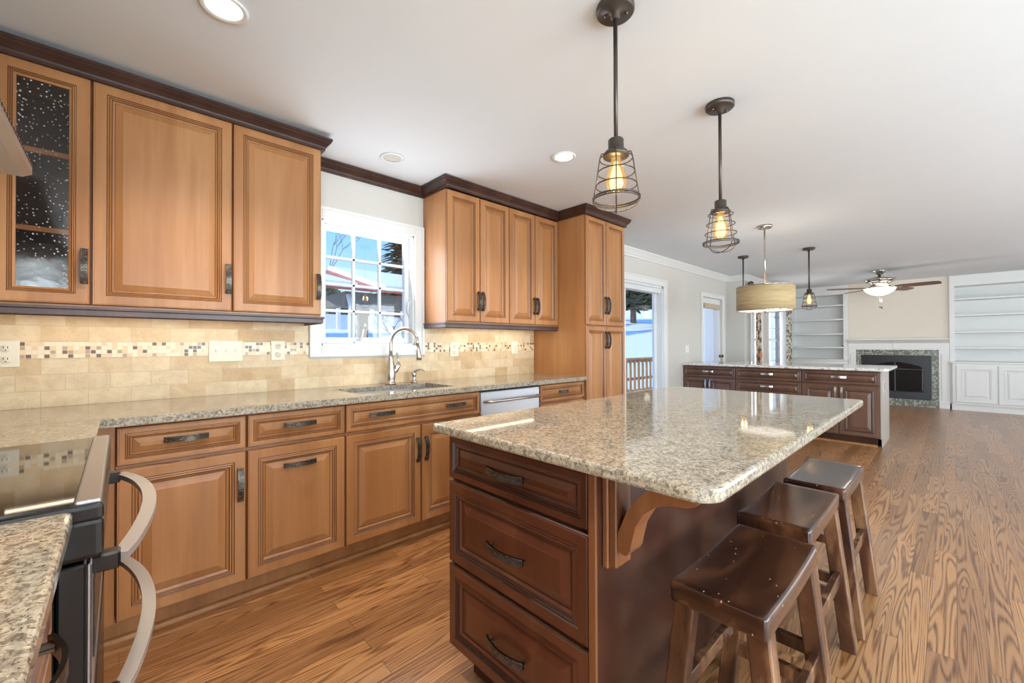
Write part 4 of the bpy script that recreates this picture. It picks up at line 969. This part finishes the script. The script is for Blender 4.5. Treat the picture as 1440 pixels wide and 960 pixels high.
# ------------------------------------------------------------------ lamps
def cage_pendant(label, x, y, ztop_cage, rod_r=.008, group=None, energy=9, turn=33):
    """ceiling canopy, rod, socket, wire cage and filament bulb; origin at the cage top"""
    r = thing('pendant_lamp', label, 'pendant lamp', (x, y, ztop_cage), R(turn), group)
    H_ = ZC-ztop_cage
    b = B(); b.lathe([(0, H_-.001), (.068, H_-.001), (.068, H_-.018), (.062, H_-.024), (.016, H_-.027), (.016, H_-.045), (0, H_-.045)], 'bronze', 32)
    for s in (-1, 1): b.lathe([(.005, H_-.024), (.005, H_-.034), (0, H_-.036)], 'bronze', 8, (s*.04, 0, 0))
    b.build('canopy', r)
    b = B(); b.tube([(0, 0, H_-.04), (0, 0, .03)], rod_r, 'bronze', 12); b.build('rod', r)
    b = B(); b.lathe([(0, .036), (.025, .036), (.028, .032), (.028, -.004), (.040, -.010), (.048, -.022), (.046, -.028), (.02, -.034), (0, -.034)], 'bronze', 24); b.build('socket', r)
    c = B(); wr = .0024
    zs = [(-.035, .058), (-.085, .066), (-.133, .073)]
    for z, q in zs: c.ring(q, z, wr, 'bronze')
    c.ring(.083, -.178, .0034, 'bronze'); c.ring(.083, -.186, .0026, 'bronze')
    for k in range(4):
        a = k*PI/2; ca, sa = math.cos(a), math.sin(a)
        c.tube([(.040*ca, .040*sa, -.012), (.052*ca, .052*sa, -.012), (.058*ca, .058*sa, -.030), (.066*ca, .066*sa, -.085), (.073*ca, .073*sa, -.133), (.082*ca, .082*sa, -.180)], wr, 'bronze', 8)
    for a in (0, PI/2):
        ca, sa = math.cos(a), math.sin(a)
        c.tube([(.083*math.cos(t)*ca, .083*math.cos(t)*sa, -.182-.046*math.sin(t)) for t in [PI*k/14 for k in range(15)]], wr, 'bronze', 8)
    c.build('cage', r)
    b = B(); b.lathe([(.016, -.034), (.018, -.05), (.025, -.07), (.034, -.10), (.037, -.122), (.032, -.144), (.018, -.158), (0, -.162)], 'amber', 24); bl = b.build('bulb', r)
    b = B(); b.lathe([(.005, -.045), (.013, -.07), (.021, -.095), (.023, -.118), (.017, -.138), (0, -.149)], 'bulbglow', 16); b.build('filament', bl)
    l = bpy.data.lights.new('pendant_bulb', 'POINT'); l.energy = energy; l.color = (1, .80, .54); l.shadow_soft_size = .03
    o = bpy.data.objects.new('pendant_bulb', l); COL.objects.link(o); o.location = (x, y, ztop_cage-.11)
    return r
cage_pendant('bronze cage pendant lamp nearest the camera, hung over the island', -.839, 1.313, 1.905, group='cage pendant lamps')
cage_pendant('bronze cage pendant lamp over the far half of the island', -.816, 2.240, 1.893, group='cage pendant lamps', turn=58)
cage_pendant('small cage pendant lamp behind the drum lamp, cage hidden', -2.024, 6.372, 1.86, .009, 'cage pendant lamps', 4)
cage_pendant('small cage pendant lamp before the left bookcase', -1.27, 6.44, 1.86, .009, 'cage pendant lamps', 4)
dl = thing('drum_pendant_lamp', 'tan linen drum pendant lamp with white band and diffuser', 'pendant lamp', (-1.345, 4.886, 1.665))
H_ = ZC-1.665
b = B(); b.lathe([(0, H_-.001), (.07, H_-.001), (.07, H_-.02), (.06, H_-.028), (0, H_-.028)], 'chrome', 32); b.build('canopy', dl)
b = B(); b.tube([(0, 0, H_-.02), (0, 0, .10)], .008, 'chrome', 12); b.build('rod', dl)
b = B(); b.lathe([(.262, -.125), (.262, .125)], 'linen', 64); o = b.build('lamp_shade', dl, fix=False); md = o.modifiers.new('t', 'SOLIDIFY'); md.thickness = .003
for z in (.125, -.125): b = B(); b.tube([(.264*math.cos(2*PI*k/64), .264*math.sin(2*PI*k/64), z) for k in range(64)], .005, 'chrome', 8, closed=True); b.build('shade_ring', dl)
b = B(); b.lathe([(0, -.112), (.258, -.110), (.258, -.118), (0, -.120)], emit('lit_diffuser', (255, 246, 232), 1.15), 64); b.build('diffuser', dl)
b = B(); b.lathe([(0, -.12), (.012, -.122), (.014, -.135), (.006, -.145), (0, -.148)], 'chrome', 16); b.build('finial', dl)
l = bpy.data.lights.new('drum_bulb', 'POINT'); l.energy = 4; l.color = (1, .86, .66); l.shadow_soft_size = .05; o = bpy.data.objects.new('drum_bulb', l); COL.objects.link(o); o.location = (-1.345, 4.886, 1.72)

fan = thing('ceiling_fan', 'nickel ceiling fan with brown blades and lit white bowl', 'ceiling fan', (-.851, 9.30, 2.19))
H_ = ZC-2.19
b = B(); b.lathe([(0, H_-.001), (.105, H_-.001), (.100, H_-.012), (.06, H_-.045), (.032, H_-.075), (0, H_-.075)], 'chrome', 32); b.build('canopy', fan)
b = B(); b.tube([(0, 0, H_-.07), (0, 0, .11)], .018, 'bronze', 12); b.build('downrod', fan)
b = B(); b.lathe([(0, .135), (.04, .135), (.10, .115), (.205, .085), (.21, .06), (.16, .03), (.12, .01), (.12, -.02), (.15, -.04), (.155, -.055), (.12, -.07), (0, -.07)], 'chrome', 40); b.build('motor_housing', fan)
b = B(); b.lathe([(.212, -.07), (.205, -.085), (.175, -.125), (.115, -.165), (.04, -.19), (0, -.192)], 'bowlglow', 40); b.build('light_bowl', fan)
b = B(); b.lathe([(0, -.188), (.02, -.191), (.022, -.199), (.008, -.215), (0, -.22)], 'bronze', 16); b.build('finial', fan)
for k in range(5):
    a = R(62+72*k); bl = B()
    out = [(.20, -.045), (.30, -.070), (.50, -.080), (.66, -.076), (.725, -.058), (.74, 0), (.725, .058), (.66, .076), (.50, .080), (.30, .070), (.20, .045)]
    bl.prism(out, 2, -.005, .005, 'fanblade'); bl = bl.build('blade', fan); bl.rotation_euler = (R(-12), 0, a); bl.location = (0, 0, -.055)
    b = B(); b.box(.10, .28, -.024, .024, -.011, -.005, 'chrome', .002); b.build('blade_iron', bl)
for (x, L) in ((.0, .19), (.022, .205)):
    b = B(); b.tube([(x, .03, -.17), (x, .03, -.17-L)], .002, 'steel', 6); b.lathe([(0, 0), (.010, -.008), (.010, -.026), (0, -.036)], 'bronze', 10, (x, .03, -.17-L)); b.build('pull_chain', fan)
l = bpy.data.lights.new('fan_bulb', 'POINT'); l.energy = 6; l.color = (1, .9, .76); l.shadow_soft_size = .1; o = bpy.data.objects.new('fan_bulb', l); COL.objects.link(o); o.location = (-.851, 9.3, 1.93)

def can_light(label, x, y, lit, watts=10):
    r = thing('recessed_light', label, 'recessed light', (x, y, ZC-.001), 0, 'recessed ceiling lights')
    b = B(); b.lathe([(.058, -.0005), (.075, -.0005), (.078, -.004), (.070, -.008), (.058, -.004)], 'trim', 36); b.build('trim_ring', r)
    b = B(); b.lathe([(0, -.002), (.058, -.002)], 'canglow' if lit else 'canoff', 36); b.build('lens', r, fix=False)
    if lit:
        l = bpy.data.lights.new('recessed_lamp', 'SPOT'); l.energy = watts*5; l.color = (1, .87, .70); l.spot_size = R(125); l.spot_blend = .7; l.shadow_soft_size = .06
        o = bpy.data.objects.new('recessed_lamp', l); COL.objects.link(o); o.location = (x, y, ZC-.02)
can_light('lit recessed ceiling light above the wide near cabinet', -1.811, .271, True)
can_light('unseen recessed ceiling light added over the aisle beside the range', -.62, .30, True)  # lamp outside the view, added to brighten the aisle floor
can_light('unlit recessed ceiling light before the kitchen window', -2.52, 1.297, False)
can_light('lit recessed ceiling light between island and far wall cabinets', -1.742, 2.112, True)

# ------------------------------------------------------------------ outdoors
def terrain():
    b = B(); xs = [-3.4, -5, -7, -9, -12, -16, -20, -26, -34, -45, -60, -90]; ys = [-30+6*k for k in range(30)]
    def z(x, y):
        d = -x-3.4
        h = -.75+max(0, d-3)*.155+max(0, min(d, 30)/30*(y-12))*.034
        return min(h, 6.5)+.06*math.sin(x*.5+y*.3)+.05*math.sin(y*.7)
    V = [[b.bm.verts.new((x, y, z(x, y))) for y in ys] for x in xs]
    for i in range(len(xs)-1):
        for j in range(len(ys)-1): b.face([V[i][j], V[i][j+1], V[i+1][j+1], V[i+1][j]], 'snow', True)
    o = b.build('ground_snow'); struct(o, 'snow covered yard rising behind the house'); return z
gz = terrain()
def conifer(label, x, y, h, r, trunk=0.0, seed=1, name='conifer_tree'):
    rnd = random.Random(seed); z0 = gz(x, y)-.1
    t = thing(name, label, 'tree', (x, y, z0))
    b = B(); b.tube([(0, 0, 0), (0, 0, h*.5), (0, 0, h*.97)], [.035*h*.8, .02*h, .004*h], 'bark', 10); b.build('trunk', t)
    b = B(); lv = 44
    for i in range(lv):
        f = i/lv; zz = trunk+(h-trunk)*f; rr = r*(1-f)**.85+.05; n = 22
        for k in range(n):
            a = 2*PI*(k+rnd.random())/n; L = rr*(.75+.45*rnd.random()); dz = -.16*L-rnd.random()*.1*L
            c, s_ = math.cos(a), math.sin(a); wd = .11*L+.10; n_ = 7
            prev = None
            for j in range(n_+1):
                q = j/n_; w = wd*(math.sin(PI*min(1, q*.9+.12))+.04)*rnd.uniform(.5, 1.25); p = Vector((c*L*q, s_*L*q, zz+dz*q*q+rnd.uniform(-.05, .05)*L))
                cur = (p+Vector((-s_*w, c*w, -.25*w)), p+Vector((0, 0, .10*w)), p+Vector((s_*w, -c*w, -.25*w)))
                if prev:
                    b.face([prev[0], cur[0], cur[1], prev[1]], 'needle'); b.face([prev[1], cur[1], cur[2], prev[2]], 'needle')
                prev = cur
    b.build('foliage', t, fix=False); return t
def bare_tree(label, x, y, h, seed, m='bark', name='bare_tree', th=1.0):
    rnd = random.Random(seed); b = B()
    def grow(p, d, L, r, lev):
        q = p+d*L; mid = (p+q)/2+Vector((rnd.uniform(-1, 1), rnd.uniform(-1, 1), 0))*L*.06
        b.tube([p, mid, q], [r, r*.85, r*.66], m, 5, caps=False)
        if lev == 0: return
        for _ in range(3):
            nd = (d+Vector((rnd.uniform(-.8, .8), rnd.uniform(-.8, .8), rnd.uniform(-.25, .6)))).normalized(); grow(q, nd, L*rnd.uniform(.6, .82), r*.6, lev-1)
    grow(Vector((0, 0, 0)), Vector((0, 0, 1)), h*.3, .03*h*.5*th, 5)
    o = b.build(name); o.location = (x, y, gz(x, y)-.1); return tag(o, label, 'tree')
# porch with red roof under snow, on posts, outside the kitchen window
po = thing('porch', 'open porch with grey beam and snowy red roof outside the kitchen window', 'porch', (-7.4, 0, 0))
b = B(); b.box(-.12, .05, 2.88, 8.2, 1.86, 2.15, 'beam', .01); b.box(-2.0, -.12, 2.88, 3.02, 1.90, 2.15, 'beam', .01); b.build('roof_beam', po)
b = B(); b.box(-2.0, -.12, 3.02, 8.2, 2.10, 2.15, 'soffit'); b.build('ceiling_board', po)
b = B(); b.prism([(.18, 2.16), (.18, 2.20), (-2.1, 2.86), (-2.1, 2.82)], 1, 2.2, 8.4, 'redroof'); b.build('roof', po)
for (a0, a1, c0, c1) in ((2.25, 3.05, 2.25, 2.26), (3.58, 8.4, 3.35, 8.4)):
    q = B(); V = []
    for (y, x) in ((a0, .19), (a1, .19), (c1, -2.1), (c0, -2.1)): zz = 2.20-(x-.18)*.66/2.28; V.append(((x, y, zz+.003), (x, y, zz+.10)))
    lo = [q.bm.verts.new(v[0]) for v in V]; hi = [q.bm.verts.new(v[1]) for v in V]
    for i in range(4): q.face([lo[i], lo[(i+1) % 4], hi[(i+1) % 4], hi[i]], 'snow')
    q.face(lo[::-1], 'snow'); q.face(hi, 'snow'); q.build('roof_snow', po)
for x, y, t_, m in ((.0, 3.22, .075, 'post'), (-1.9, 2.98, .07, 'post'), (.0, 7.9, .075, 'post'), (-1.9, 7.9, .07, 'post')): b = B(); b.box(x-t_, x+t_, y-t_, y+t_, gz(-7.4+x, y)-.1, 1.88, m); b.build('post', po)
b = B(); b.tube([(.06, 2.93, 2.1), (.07, 2.97, 1.9), (.07, 2.98, -.8)], .04, 'vinylfence', 10); b.build('downspout', po)
conifer('tall dark conifer seen through the right side of kitchen window', -31.0, 17.9, 17, 3.7, .3, 3)
bare_tree('leafless tree at the left of the kitchen window view', -40.0, 14.2, 12.0, 11, th=.28)
for k, (x, y, s) in enumerate(((-28.5, 9.9, 1.25), (-27.5, 11.9, .85))):
    b = B(); q = bmesh.new(); bmesh.ops.create_icosphere(q, subdivisions=4, radius=1); rn = random.Random(k)
    for v in q.verts: v.co *= 1+.22*math.sin(v.co.x*9+k)*math.sin(v.co.y*8)*math.cos(v.co.z*7)+rn.uniform(-.09, .09)
    q.transform(Matrix.Diagonal((s, s*1.0, s*1.05, 1))); b.merge(q, 'shrub'); o = b.build('shrub'); o.location = (x, y, gz(x, y)+s*.8)
    tag(o, ['large evergreen shrub behind the white fence, left pane', 'smaller evergreen shrub beside the larger one'][k], 'shrub')
fe = thing('fence', 'white board fence with tall posts across the snowy yard', 'fence', (-25, 0, gz(-25, 11)))
b = B(); b.box(-.04, .04, 6, 17, -.1, .85, 'vinylfence'); b.build('fence_board', fe)
for k in range(5): b = B(); b.box(-.10, .10, 7.2+k*2.1, 7.4+k*2.1, -.1, 1.5, 'vinylfence'); b.build('fence_post', fe)
bare_tree('small twisted bare shrub before the white fence', -12.2, 6.6, 2.4, 5, th=1.2)
# deck and railing outside the patio door
b = B(); b.box(-6.7, -3.05, 4.6, 16, -.26, -.18, 'deck'); struct(b.build('ground_deck'), 'wooden deck outside the patio door')
ra = thing('deck_railing', 'tan timber deck railing beyond the patio door', 'railing', (-6.6, 0, 0))
b = B(); b.box(-.09, .09, 5.0, 15.5, .745, .79, 'deck'); b.box(-.03, .03, 5.0, 15.5, .65, .745, 'deck'); b.build('top_rail', ra)
b = B(); b.box(-.03, .03, 5.0, 15.5, .12, .20, 'deck'); b.build('middle_rail', ra)
for k in range(44):
    y = 5.1+k*.235; b = B(); b.box(.03, .055, y-.05, y+.05, -.30, .72, 'deck'); b.build('baluster', ra)
conifer('big spruce with thick trunk at left of patio door view', -30.0, 51.0, 15, 3.4, 3.6, 21)
conifer('second spruce at the right of patio door view', -24.0, 46.2, 13, 2.7, 3.2, 22)
conifer('third spruce between and behind the first two', -46.0, 78.0, 16, 5.5, 3.0, 23)
sh = conifer('tall unseen evergreen added to shade the snowy yard', -14.5, -2.0, 12, 2.3, .2, 31); sh['group'] = 'unseen evergreens added to shade the yard'  # out-of-view trees, added to cast shade on the snow
for x, y in ((-20.6, -3.4), (-21.5, 27.0), (-26.0, 30.5)): dup(sh, (x, y, gz(x, y)-.1), x)
